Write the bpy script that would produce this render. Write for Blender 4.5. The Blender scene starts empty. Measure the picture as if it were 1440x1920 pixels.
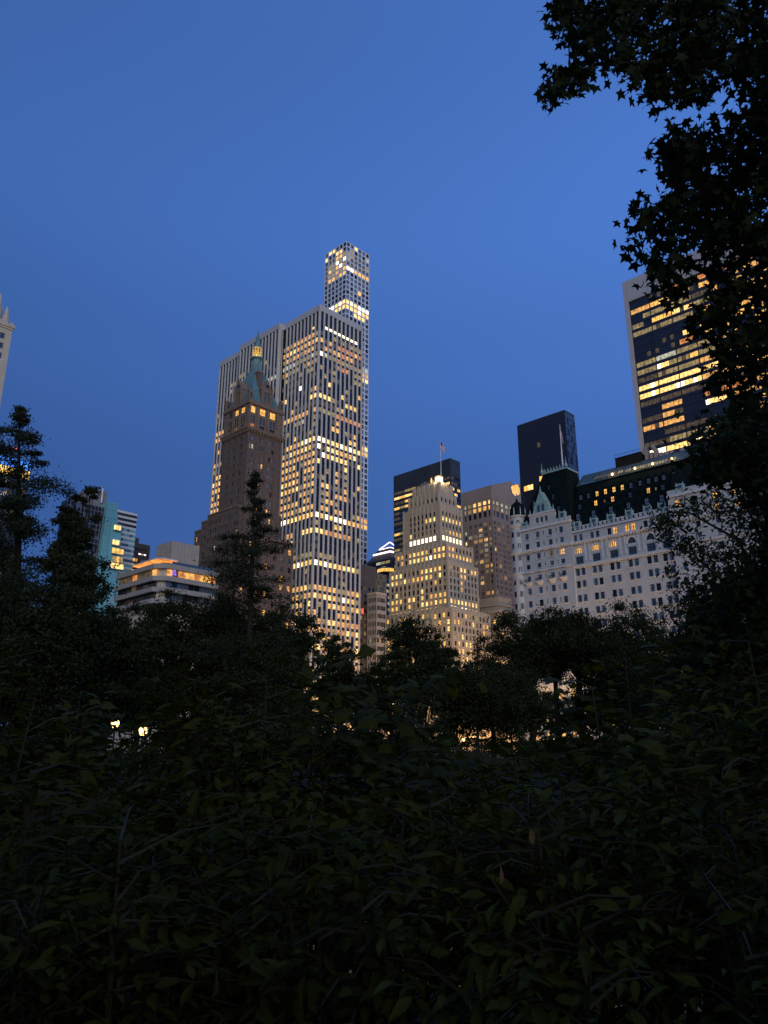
import bpy, math, random
import numpy as np

# ------------------------------------------------------------------ camera, sky, light, exposure
SC = bpy.context.scene
COL = SC.collection
R = math.radians
FPX, PITCH, HEAD, CAMZ = 1442.0, R(17.2), R(44.1), 2.0

cam = bpy.data.cameras.new('camera')
cam_ob = bpy.data.objects.new('camera', cam)
COL.objects.link(cam_ob)
SC.camera = cam_ob
cam.sensor_fit = 'VERTICAL'
cam.sensor_height = 24.0
cam.lens = 24.0 * FPX / 1920.0
cam.clip_start, cam.clip_end = 0.1, 6000.0
cam_ob.location = (0, 0, CAMZ)
cam_ob.rotation_euler = (R(90) + PITCH, 0, HEAD - R(90))

world = bpy.data.worlds.new('World')
SC.world = world
world.use_nodes = True
wn, wl = world.node_tree.nodes, world.node_tree.links
bg = wn['Background']
sky = wn.new('ShaderNodeTexSky')
sky.sky_type = 'NISHITA'
sky.sun_disc = False
sky.sun_elevation = R(-1.5)
sky.sun_rotation = R(270)
sky.ozone_density = 4.0
sky.dust_density = 0.6
# the deep blue of the hour: even overhead, a little brighter towards the west, slightly duller low over the city
tc = wn.new('ShaderNodeTexCoord')
sep = wn.new('ShaderNodeSeparateXYZ')
wl.new(tc.outputs['Generated'], sep.inputs[0])
ramp = wn.new('ShaderNodeValToRGB')
ramp.color_ramp.interpolation = 'EASE'
for pos, v in ((0.0, 0.82), (0.32, 0.86), (0.47, 1.02), (0.60, 1.14), (0.78, 1.0), (1.0, 0.90)):
    e = ramp.color_ramp.elements[0] if pos == 0 else (ramp.color_ramp.elements[-1] if pos == 1 else ramp.color_ramp.elements.new(pos))
    e.color = (v * 0.98, v, v, 1)
wl.new(sep.outputs['Z'], ramp.inputs[0])
dot = wn.new('ShaderNodeVectorMath'); dot.operation = 'DOT_PRODUCT'
dot.inputs[1].default_value = (0.55, -0.80, 0.0)
wl.new(tc.outputs['Generated'], dot.inputs[0])
west = wn.new('ShaderNodeMapRange')
west.inputs['From Min'].default_value = -1.0
west.inputs['From Max'].default_value = 1.0
west.inputs['To Min'].default_value = 0.62
west.inputs['To Max'].default_value = 1.62
wl.new(dot.outputs['Value'], west.inputs['Value'])
mul = wn.new('ShaderNodeMix'); mul.data_type = 'RGBA'; mul.blend_type = 'MULTIPLY'
mul.inputs[0].default_value = 1.0
wl.new(ramp.outputs[0], mul.inputs[6]); wl.new(west.outputs[0], mul.inputs[7])
blue = wn.new('ShaderNodeMix'); blue.data_type = 'RGBA'; blue.blend_type = 'MULTIPLY'
blue.inputs[0].default_value = 1.0
blue.inputs[7].default_value = (0.052, 0.137, 0.425, 1)
wl.new(mul.outputs[2], blue.inputs[6])
tint = wn.new('ShaderNodeMix'); tint.data_type = 'RGBA'; tint.blend_type = 'MULTIPLY'
tint.inputs[0].default_value = 1.0
tint.inputs[7].default_value = (0.08, 0.09, 0.08, 1)
add = wn.new('ShaderNodeMix'); add.data_type = 'RGBA'; add.blend_type = 'ADD'
add.inputs[0].default_value = 1.0
wl.new(sky.outputs[0], tint.inputs[6])
wl.new(tint.outputs[2], add.inputs[6])
wl.new(blue.outputs[2], add.inputs[7])
wl.new(add.outputs[2], bg.inputs[0])
bg.inputs[1].default_value = 1.0

sun = bpy.data.lights.new('afterglow', 'SUN')
sun.energy = 1.25
sun.angle = R(50)
sun.color = (1.0, 0.96, 0.90)
sun_ob = bpy.data.objects.new('afterglow', sun)
COL.objects.link(sun_ob)
_sd = np.array([-0.56, -0.80, 0.17])            # towards the west sky behind the camera
_sd = _sd / np.linalg.norm(_sd)
sun_ob.rotation_euler = (math.acos(_sd[2]), 0, math.atan2(_sd[1], _sd[0]) + R(90))

SC.view_settings.view_transform = 'Standard'
SC.view_settings.look = 'None'
SC.view_settings.exposure = 0.0
SC.view_settings.gamma = 1.0
SC.view_settings.use_curve_mapping = False
SC.render.engine = 'CYCLES'
SC.cycles.max_bounces = 5
SC.cycles.diffuse_bounces = 2
SC.cycles.glossy_bounces = 2
SC.cycles.transmission_bounces = 3
SC.cycles.sample_clamp_indirect = 2.0
SC.cycles.use_denoising = True
SC.cycles.use_adaptive_sampling = False

rng = np.random.default_rng(11)
rnd = random.Random(5)

# ------------------------------------------------------------------ bearings: direction of a sight line, and points along it
_fw = np.array([math.cos(HEAD) * math.cos(PITCH), math.sin(HEAD) * math.cos(PITCH), math.sin(PITCH)])
_rt = np.array([math.sin(HEAD), -math.cos(HEAD), 0.0])
_up = np.cross(_rt, _fw)
EYE = np.array([0, 0, CAMZ])


def sight(px, py):
    return _fw + _rt * (px - 720.0) / FPX - _up * (py - 960.0) / FPX


def aim(px, py, d):
    r = sight(px, py)
    return EYE + r * d / math.hypot(r[0], r[1])


def on_x(px, py, x):
    r = sight(px, py)
    return EYE + r * x / r[0]


def on_y(px, py, y):
    r = sight(px, py)
    return EYE + r * y / r[1]


def project(p):
    q = np.asarray(p, float) - EYE
    z = q @ _fw
    if z < 0.05:
        return None
    return 720 + FPX * (q @ _rt) / z, 960 - FPX * (q @ _up) / z, z


# ------------------------------------------------------------------ materials
MATS = {}


def principled(name, col, rough=0.7, spec=0.3, noise=0.0, scale=1.0, metal=0.0, transl=0.0, detail=4.0, stretch=None):
    if name in MATS:
        return MATS[name]
    m = bpy.data.materials.new(name)
    m.use_nodes = True
    n, l = m.node_tree.nodes, m.node_tree.links
    b = n['Principled BSDF']
    b.inputs['Base Color'].default_value = (*col, 1)
    b.inputs['Roughness'].default_value = rough
    b.inputs['Specular IOR Level'].default_value = spec
    b.inputs['Metallic'].default_value = metal
    if noise > 0:
        g = n.new('ShaderNodeNewGeometry')
        mp = n.new('ShaderNodeMapping')
        if stretch:
            mp.inputs['Scale'].default_value = stretch
        t = n.new('ShaderNodeTexNoise')
        t.inputs['Scale'].default_value = scale
        t.inputs['Detail'].default_value = detail
        l.new(g.outputs['Position'], mp.inputs[0])
        l.new(mp.outputs[0], t.inputs['Vector'])
        mr = n.new('ShaderNodeMapRange')
        mr.inputs['From Min'].default_value = 0.3
        mr.inputs['From Max'].default_value = 0.7
        mr.inputs['To Min'].default_value = 1 - noise
        mr.inputs['To Max'].default_value = 1 + noise
        l.new(t.outputs['Fac'], mr.inputs['Value'])
        mx = n.new('ShaderNodeMix'); mx.data_type = 'RGBA'; mx.blend_type = 'MULTIPLY'
        mx.inputs[0].default_value = 1.0
        mx.inputs[6].default_value = (*col, 1)
        l.new(mr.outputs[0], mx.inputs[7])
        l.new(mx.outputs[2], b.inputs['Base Color'])
    if transl > 0:
        tr = n.new('ShaderNodeBsdfTranslucent')
        tr.inputs[0].default_value = (col[0] * 1.6, col[1] * 1.5, col[2] * 0.6, 1)
        ms = n.new('ShaderNodeMixShader')
        ms.inputs[0].default_value = transl
        l.new(b.outputs[0], ms.inputs[1])
        l.new(tr.outputs[0], ms.inputs[2])
        l.new(ms.outputs[0], n['Material Output'].inputs[0])
    MATS[name] = m
    return m


def emitter(name, col, strength, var=0.0, scale=0.6, sample=False, floor=0.25):
    """A lit pane: a lamp-lit room behind glass, uneven from pane to pane and from ceiling to sill."""
    if name in MATS:
        return MATS[name]
    m = bpy.data.materials.new(name)
    m.use_nodes = True
    n, l = m.node_tree.nodes, m.node_tree.links
    b = n['Principled BSDF']
    b.inputs['Base Color'].default_value = (0.03, 0.03, 0.03, 1)
    b.inputs['Roughness'].default_value = 0.1
    b.inputs['Emission Color'].default_value = (*col, 1)
    b.inputs['Emission Strength'].default_value = strength
    if var > 0:
        g = n.new('ShaderNodeNewGeometry')
        t = n.new('ShaderNodeTexNoise')
        t.inputs['Scale'].default_value = scale
        t.inputs['Detail'].default_value = 3.0
        l.new(g.outputs['Position'], t.inputs['Vector'])
        mr = n.new('ShaderNodeMapRange')
        mr.inputs['From Min'].default_value = 0.34
        mr.inputs['From Max'].default_value = 0.66
        mr.inputs['To Min'].default_value = strength * max(floor, 1 - var)
        mr.inputs['To Max'].default_value = strength * (1 + var)
        l.new(t.outputs['Fac'], mr.inputs['Value'])
        l.new(mr.outputs[0], b.inputs['Emission Strength'])
    m.cycles.emission_sampling = 'FRONT' if sample else 'NONE'
    MATS[name] = m
    return m


M = {
    'marble': principled('white_marble', (0.55, 0.52, 0.465), 0.6, 0.3, 0.06, 0.15),
    'concrete': principled('white_concrete', (0.74, 0.75, 0.75), 0.7, 0.2, 0.05, 0.2),
    'glass': principled('dark_glass', (0.010, 0.010, 0.014), 0.06, 0.35),
    'glass_blue': principled('blue_glass', (0.065, 0.095, 0.125), 0.05, 0.9),
    'pale': principled('painted_sky_pane', (0.17, 0.21, 0.25), 0.08, 0.8, 0.35, 0.6),  # reflection of the bright west sky put into the base colour
    'glass_black': principled('black_glass', (0.026, 0.029, 0.040), 0.05, 0.5),
    'spandrel': principled('dark_spandrel', (0.02, 0.018, 0.018), 0.35, 0.4),
    'brick': principled('brown_brick', (0.165, 0.117, 0.086), 0.85, 0.2, 0.22, 0.9),
    'brickstone': principled('tan_terracotta', (0.235, 0.165, 0.112), 0.8, 0.2, 0.18, 0.6),
    'copper': principled('green_copper', (0.13, 0.24, 0.23), 0.6, 0.3, 0.25, 0.5, stretch=(1, 1, 0.3)),
    'copper_pale': principled('pale_green_copper', (0.30, 0.43, 0.38), 0.65, 0.3, 0.15, 0.7),
    'gold': principled('gilded_metal', (0.75, 0.55, 0.18), 0.4, 0.5, 0.1, 1.0),
    'lime': principled('limestone', (0.54, 0.43, 0.285), 0.8, 0.2, 0.10, 0.25),
    'lime_trim': principled('pale_limestone', (0.60, 0.50, 0.36), 0.8, 0.2, 0.08, 0.4),
    'granite_dark': principled('dark_green_granite', (0.050, 0.053, 0.053), 0.45, 0.3, 0.3, 0.08),
    'granite_pink': principled('pink_granite', (0.36, 0.26, 0.19), 0.7, 0.3, 0.08, 0.1),
    'white_brick': principled('white_brick', (0.56, 0.53, 0.465), 0.75, 0.2, 0.07, 0.3),
    'white_trim': principled('white_terracotta', (0.66, 0.63, 0.58), 0.7, 0.2, 0.05, 0.6),
    'slate': principled('black_green_slate', (0.008, 0.014, 0.013), 0.9, 0.03, 0.25, 0.8),
    'slate_ridge': principled('weathered_copper_ridge', (0.07, 0.11, 0.115), 0.55, 0.3, 0.3, 0.6),
    'travertine': principled('travertine', (0.50, 0.48, 0.45), 0.7, 0.2, 0.06, 0.2),
    'mullion': principled('grey_mullion', (0.20, 0.20, 0.20), 0.5, 0.4),
    'mullion_dark': principled('black_mullion', (0.030, 0.031, 0.034), 0.5, 0.3),
    'teal_glass': principled('teal_glass', (0.18, 0.46, 0.46), 0.12, 0.6, 0.12, 0.08),
    'teal_frame': principled('teal_mullion', (0.10, 0.24, 0.25), 0.4, 0.4),
    'beige': principled('beige_concrete', (0.38, 0.34, 0.28), 0.8, 0.2, 0.08, 0.4),
    'grey_metal': principled('grey_metal_cladding', (0.24, 0.23, 0.21), 0.55, 0.3, 0.1, 0.4),
    'brown_metal': principled('brown_metal_cladding', (0.13, 0.105, 0.08), 0.6, 0.3, 0.1, 0.4),
    'white_paint': principled('white_paint', (0.78, 0.78, 0.78), 0.5, 0.3),
    'black_paint': principled('black_paint', (0.012, 0.013, 0.013), 0.5, 0.4),
    'dark_roof': principled('dark_roofing', (0.015, 0.015, 0.016), 0.95, 0.03, 0.2, 0.5),
    'flag_red': principled('flag_red', (0.45, 0.06, 0.06), 0.8),
    'flag_white': principled('flag_white', (0.75, 0.75, 0.75), 0.8),
    'flag_blue': principled('flag_blue', (0.03, 0.05, 0.22), 0.8),
    'asphalt': principled('asphalt', (0.05, 0.05, 0.052), 0.9, 0.2, 0.2, 0.6),
    'soil': principled('park_soil', (0.022, 0.021, 0.012), 0.95, 0.1, 0.35, 0.4),
    'path': principled('park_path', (0.17, 0.15, 0.12), 0.9, 0.1, 0.2, 0.8),
    'stone': principled('kerb_stone', (0.25, 0.25, 0.24), 0.8, 0.2, 0.2, 1.0),
    'grass': principled('grass_blades', (0.04, 0.07, 0.018), 0.8, 0.2, 0.3, 0.8),
    'water': principled('pond_water', (0.006, 0.009, 0.008), 0.03, 0.5),
    'bark': principled('dark_bark', (0.030, 0.024, 0.018), 0.95, 0.1, 0.35, 3.0),
    'leaf_far': principled('park_foliage', (0.030, 0.036, 0.014), 0.8, 0.1, 0.45, 0.5, transl=0.2),
    'leaf_fir': principled('needle_foliage', (0.028, 0.036, 0.018), 0.8, 0.1, 0.45, 0.6, transl=0.15),
    'leaf_near': principled('star_leaf', (0.026, 0.034, 0.010), 0.7, 0.12, 0.3, 2.0, transl=0.15),
    'leaf_shrub': principled('shrub_leaf', (0.062, 0.064, 0.007), 0.7, 0.12, 0.45, 1.5, transl=0.25),
    'leaf_dead': principled('withered_leaf', (0.20, 0.10, 0.035), 0.7, 0.2, 0.3, 3.0),
    'stem': principled('shrub_stem', (0.055, 0.048, 0.026), 0.8, 0.2, 0.3, 4.0),
    # lit panes
    'hot': emitter('lit_white', (1.0, 0.80, 0.50), 3.2, 0.35, 1.1),
    'bright': emitter('lit_warm_white', (1.0, 0.60, 0.18), 1.6, 0.45, 1.0),
    'yellow': emitter('lit_yellow', (1.0, 0.53, 0.11), 1.15, 0.45, 0.9),
    'amber': emitter('lit_amber', (1.0, 0.48, 0.12), 0.9, 0.45, 0.9),
    'orange': emitter('lit_orange', (1.0, 0.36, 0.08), 0.65, 0.45, 0.9),
    'dim': emitter('lit_dim', (0.66, 0.48, 0.19), 0.45, 0.5, 0.8),
    'dimmer': emitter('lit_dimmer', (0.55, 0.36, 0.16), 0.13, 0.6, 0.8),
    'cool': emitter('lit_cool', (0.85, 0.85, 0.62), 0.55, 0.5, 0.9),
    'bulb': emitter('lamp_bulb', (1.0, 0.62, 0.19), 5.0),
    'bulb_white': emitter('lamp_bulb_white', (1.0, 0.78, 0.45), 6.0),
    'neon_white': emitter('white_light_strip', (1.0, 0.84, 0.86), 2.2),
    'neon_blue': emitter('blue_light_strip', (0.05, 0.25, 1.0), 1.6, 0.5, 0.3),
    'neon_yellow': emitter('yellow_light_strip', (1.0, 0.62, 0.16), 1.5, 0.4, 0.3),
    'neon_violet': emitter('violet_light', (0.25, 0.12, 1.0), 1.6),
    'red_light': emitter('red_light', (1.0, 0.12, 0.08), 1.2),
    'soffit': emitter('lit_soffit_lamp', (1.0, 0.32, 0.06), 1.1, 0.5, 0.5),
    'ring': emitter('lit_ring_lamp', (1.0, 0.68, 0.22), 2.2),
}
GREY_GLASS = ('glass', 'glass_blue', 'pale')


# ------------------------------------------------------------------ object helpers
def tag(o, label=None, cat=None, group=None, kind=None):
    if label: o['label'] = label
    if cat: o['category'] = cat
    if group: o['group'] = group
    if kind: o['kind'] = kind
    return o


def thing(name, loc, label, cat, group=None):
    o = bpy.data.objects.new(name, None)
    o.empty_display_size = 0.5
    COL.objects.link(o)
    o.location = loc
    return tag(o, label, cat, group)


def wloc(o):
    v = np.zeros(3)
    while o is not None:
        v += np.array(o.location)
        o = o.parent
    return v


def place(name, me, loc, parent=None, kind=None, label=None):
    o = bpy.data.objects.new(name, me)
    COL.objects.link(o)
    if parent is not None:
        o.parent = parent
        loc = np.array(loc) - wloc(parent)
    o.location = loc
    return tag(o, label=label, kind=kind)


class MB:
    """Collects faces in world coordinates and links them as one mesh object."""

    def __init__(self):
        self.v, self.f, self.m, self.mats = [], [], [], []

    def mi(self, mat):
        if mat not in self.mats:
            self.mats.append(mat)
        return self.mats.index(mat)

    def poly(self, pts, mat):
        k = len(self.v)
        self.v.extend([tuple(map(float, p)) for p in pts])
        self.f.append(tuple(range(k, k + len(pts))))
        self.m.append(self.mi(mat))

    def box(self, x0, x1, y0, y1, z0, z1, mat, bottom=True):
        k = len(self.v)
        x0, x1 = min(x0, x1), max(x0, x1)
        y0, y1 = min(y0, y1), max(y0, y1)
        self.v.extend([(x0, y0, z0), (x1, y0, z0), (x1, y1, z0), (x0, y1, z0), (x0, y0, z1), (x1, y0, z1), (x1, y1, z1), (x0, y1, z1)])
        fs = [(4, 5, 6, 7), (0, 1, 5, 4), (1, 2, 6, 5), (2, 3, 7, 6), (3, 0, 4, 7)]
        if bottom: fs.append((3, 2, 1, 0))
        i = self.mi(mat)
        for q in fs:
            self.f.append(tuple(k + a for a in q)); self.m.append(i)

    def fbox(self, face, c, h0, h1, z0, z1, out, inn, mat):
        """A box on a facade: from `out` metres in front of plane c to `inn` metres behind it."""
        if face == 'X':
            self.box(c - out, c + inn, h0, h1, z0, z1, mat)
        else:
            self.box(h0, h1, c - out, c + inn, z0, z1, mat)

    def prism(self, ring, z0, z1, mat, top=None, cap=True):
        """ring: xy points anticlockwise; top: a second ring for a tapered solid."""
        top = top or ring
        n = len(ring); k = len(self.v)
        self.v.extend([(p[0], p[1], z0) for p in ring]); self.v.extend([(p[0], p[1], z1) for p in top])
        i = self.mi(mat)
        for a in range(n):
            b = (a + 1) % n
            self.f.append((k + a, k + b, k + n + b, k + n + a)); self.m.append(i)
        if cap:
            self.f.append(tuple(k + n + a for a in range(n))); self.m.append(i)
            self.f.append(tuple(k + a for a in reversed(range(n)))); self.m.append(i)

    def lathe(self, cx, cy, prof, n, mat, a0=0.0):
        k = len(self.v); i = self.mi(mat)
        for (r, z) in prof:
            for a in range(n):
                t = a0 + 2 * math.pi * a / n
                self.v.append((cx + r * math.cos(t), cy + r * math.sin(t), z))
        for s in range(len(prof) - 1):
            for a in range(n):
                b = (a + 1) % n
                self.f.append((k + s * n + a, k + s * n + b, k + (s + 1) * n + b, k + (s + 1) * n + a)); self.m.append(i)
        self.f.append(tuple(k + (len(prof) - 1) * n + a for a in range(n))); self.m.append(i)

    def tube(self, pts, rad, mat, n=5):
        pts = [np.asarray(p, float) for p in pts]
        k = len(self.v); i = self.mi(mat)
        for j, p in enumerate(pts):
            d = pts[min(j + 1, len(pts) - 1)] - pts[max(j - 1, 0)]
            d = d / (np.linalg.norm(d) + 1e-9)
            a = np.cross(d, (0.31, 0.95, 0.05)); a /= np.linalg.norm(a) + 1e-9
            b = np.cross(d, a)
            r = rad[j] if hasattr(rad, '__len__') else rad
            for t in range(n):
                q = p + r * (a * math.cos(2 * math.pi * t / n) + b * math.sin(2 * math.pi * t / n))
                self.v.append(tuple(q))
        for j in range(len(pts) - 1):
            for t in range(n):
                u = (t + 1) % n
                self.f.append((k + j * n + t, k + j * n + u, k + (j + 1) * n + u, k + (j + 1) * n + t)); self.m.append(i)
        e = k + (len(pts) - 1) * n
        self.f.append(tuple(e + t for t in range(n))); self.m.append(i)

    def build(self, name, parent=None, kind=None, label=None, smooth=False, loc=None):
        me = bpy.data.meshes.new(name)
        o0 = np.array(loc if loc is not None else (wloc(parent) if parent is not None else (0, 0, 0)), float)
        me.from_pydata([(a - o0[0], b - o0[1], c - o0[2]) for a, b, c in self.v], [], self.f)
        for mt in self.mats:
            me.materials.append(M[mt])
        me.polygons.foreach_set('material_index', self.m)
        if smooth:
            me.polygons.foreach_set('use_smooth', [True] * len(self.f))
        me.update()
        return place(name, me, o0, parent, kind, label)


def punched(mb, face, c, h0, h1, z0, z1, holes, depth, mat):
    """A wall with real openings and their reveals."""
    hs = sorted({h0, h1, *[round(a, 3) for q in holes for a in (max(h0, q[0]), min(h1, q[1]))]})
    zs = sorted({z0, z1, *[round(a, 3) for q in holes for a in (max(z0, q[2]), min(z1, q[3]))]})
    P = (lambda h, z, d=0.0: (c + d, h, z)) if face == 'X' else (lambda h, z, d=0.0: (h, c + d, z))
    hm = np.array([(a + b) / 2 for a, b in zip(hs, hs[1:])])
    solid = np.ones((len(zs) - 1, len(hs) - 1), bool)
    zm = np.array([(a + b) / 2 for a, b in zip(zs, zs[1:])])
    for q in holes:
        solid[np.ix_((zm > q[2]) & (zm < q[3]), (hm > q[0]) & (hm < q[1]))] = False
    for i in range(len(zs) - 1):
        j = 0
        while j < len(hs) - 1:
            if solid[i, j]:
                k = j
                while k + 1 < len(hs) - 1 and solid[i, k + 1]: k += 1
                mb.poly([P(hs[j], zs[i]), P(hs[k + 1], zs[i]), P(hs[k + 1], zs[i + 1]), P(hs[j], zs[i + 1])], mat)
                j = k + 1
            else:
                j += 1
    for (a, b, u, v) in holes:
        for (p, q) in (((a, u), (b, u)), ((b, u), (b, v)), ((b, v), (a, v)), ((a, v), (a, u))):
            mb.poly([P(*p), P(*q), P(q[0], q[1], depth), P(p[0], p[1], depth)], mat)


_pane_cache = {}


def pane_mesh(face, w, h, mat, bars, frame):
    key = (face, round(w, 2), round(h, 2), mat, bars, frame)
    if key in _pane_cache:
        return _pane_cache[key]
    mb = MB()
    a, b = w / 2, h / 2
    q = (lambda u, z, d=0.0: (d, u, z)) if face == 'X' else (lambda u, z, d=0.0: (u, d, z))
    mb.poly([q(-a, -b), q(a, -b), q(a, b), q(-a, b)], mat)
    nv, nh = bars
    t = 0.07
    for i in range(nv):
        x = -a + w * (i + 1) / (nv + 1)
        mb.fbox(face, 0, x - t, x + t, -b, b, 0.09, 0.0 - 0.01, frame)
    for i in range(nh):
        z = -b + h * (i + 1) / (nh + 1)
        mb.fbox(face, 0, -a, a, z - t, z + t, 0.07, -0.01, frame)
    me = bpy.data.meshes.new('window')
    me.from_pydata(mb.v, [], mb.f)
    for mt in mb.mats:
        me.materials.append(M[mt])
    me.polygons.foreach_set('material_index', mb.m)
    me.update()
    _pane_cache[key] = me
    return me


class Windows:
    """The panes of one building: the ones that show largest become parts, the rest one joined part."""

    def __init__(self, limit=300):
        self.w, self.limit = [], limit

    def add(self, face, c, h0, h1, z0, z1, mat, bars=(0, 0), frame='mullion_dark'):
        self.w.append((face, c, h0, h1, z0, z1, mat, bars, frame))

    def finish(self, parent, name='window'):
        sc = []
        for i, (face, c, h0, h1, z0, z1, mat, bars, fr) in enumerate(self.w):
            hm, zm = (h0 + h1) / 2, (z0 + z1) / 2
            p = project((c, hm, zm) if face == 'X' else (hm, c, zm))
            s = 0.0
            if p and -10 < p[0] < 1450 and -10 < p[1] < 1340:
                s = (h1 - h0) * (z1 - z0) / (p[2] * p[2]) * (1.2 if M[mat].cycles.emission_sampling == 'NONE' and mat not in GREY_GLASS else 1.0)
            sc.append(s)
        order = sorted(range(len(self.w)), key=lambda i: -sc[i])
        mb = MB()
        for r, i in enumerate(order):
            face, c, h0, h1, z0, z1, mat, bars, fr = self.w[i]
            hm, zm = (h0 + h1) / 2, (z0 + z1) / 2
            if r < self.limit and sc[i] > 0:
                place(name, pane_mesh(face, h1 - h0, z1 - z0, mat, bars, fr), (c, hm, zm) if face == 'X' else (hm, c, zm), parent)
            else:
                P = (lambda h, z: (c, h, z)) if face == 'X' else (lambda h, z: (h, c, z))
                mb.poly([P(h0, z0), P(h1, z0), P(h1, z1), P(h0, z1)], mat)
        if mb.f:
            mb.build(name, parent, kind='stuff')


def pick(weights):
    ks = list(weights)
    return rnd.choices(ks, [weights[k] for k in ks])[0]


def arr(a, b, n):
    return [a + (b - a) * (i + 0.5) / n for i in range(n)]


def flag(loc_base, height, label, furled=False, width=1.0):
    """A white flagpole with a striped flag hanging from its top."""
    x, y, z = loc_base
    t = thing('flagpole', loc_base, label, 'flagpole', 'flagpoles on the roofs')
    mb = MB()
    mb.lathe(x, y, [(0.26, z), (0.20, z + height * 0.5), (0.10, z + height)], 8, 'white_paint')
    mb.lathe(x, y, [(0.05, z + height), (0.25, z + height + 0.2), (0.05, z + height + 0.45)], 8, 'gold')
    mb.build('pole', t)
    mb = MB()
    W, H = 4.2 * width, 3.0 * width
    nx, nz = 10, 13
    g = np.zeros((nx + 1, nz + 1, 3))
    for i in range(nx + 1):
        for j in range(nz + 1):
            u, v = i / nx, j / nz
            sag = u * (0.9 if not furled else 1.25)
            gx = u * W * (0.42 if not furled else 0.16)
            wv = 0.35 * math.sin(u * 9 + v * 1.5) * u
            g[i, j] = (x + 0.2 + gx * 0.74 + wv * 0.67, y - gx * 0.67 + wv * 0.74, z + height - 0.2 - v * H - sag * W * 0.72)
    for i in range(nx):
        for j in range(nz):
            mt = 'flag_blue' if (i < 4 and j < 7) else ('flag_red' if j % 2 == 0 else 'flag_white')
            mb.poly([g[i, j], g[i + 1, j], g[i + 1, j + 1], g[i, j + 1]], mt)
    mb.build('flag', t)
    return t

# ================================================================== THE CITY
# world axes follow the street grid: +X runs grid south, +Y grid east; the park and the camera lie at the origin
GZ = 0.5            # street level

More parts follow.
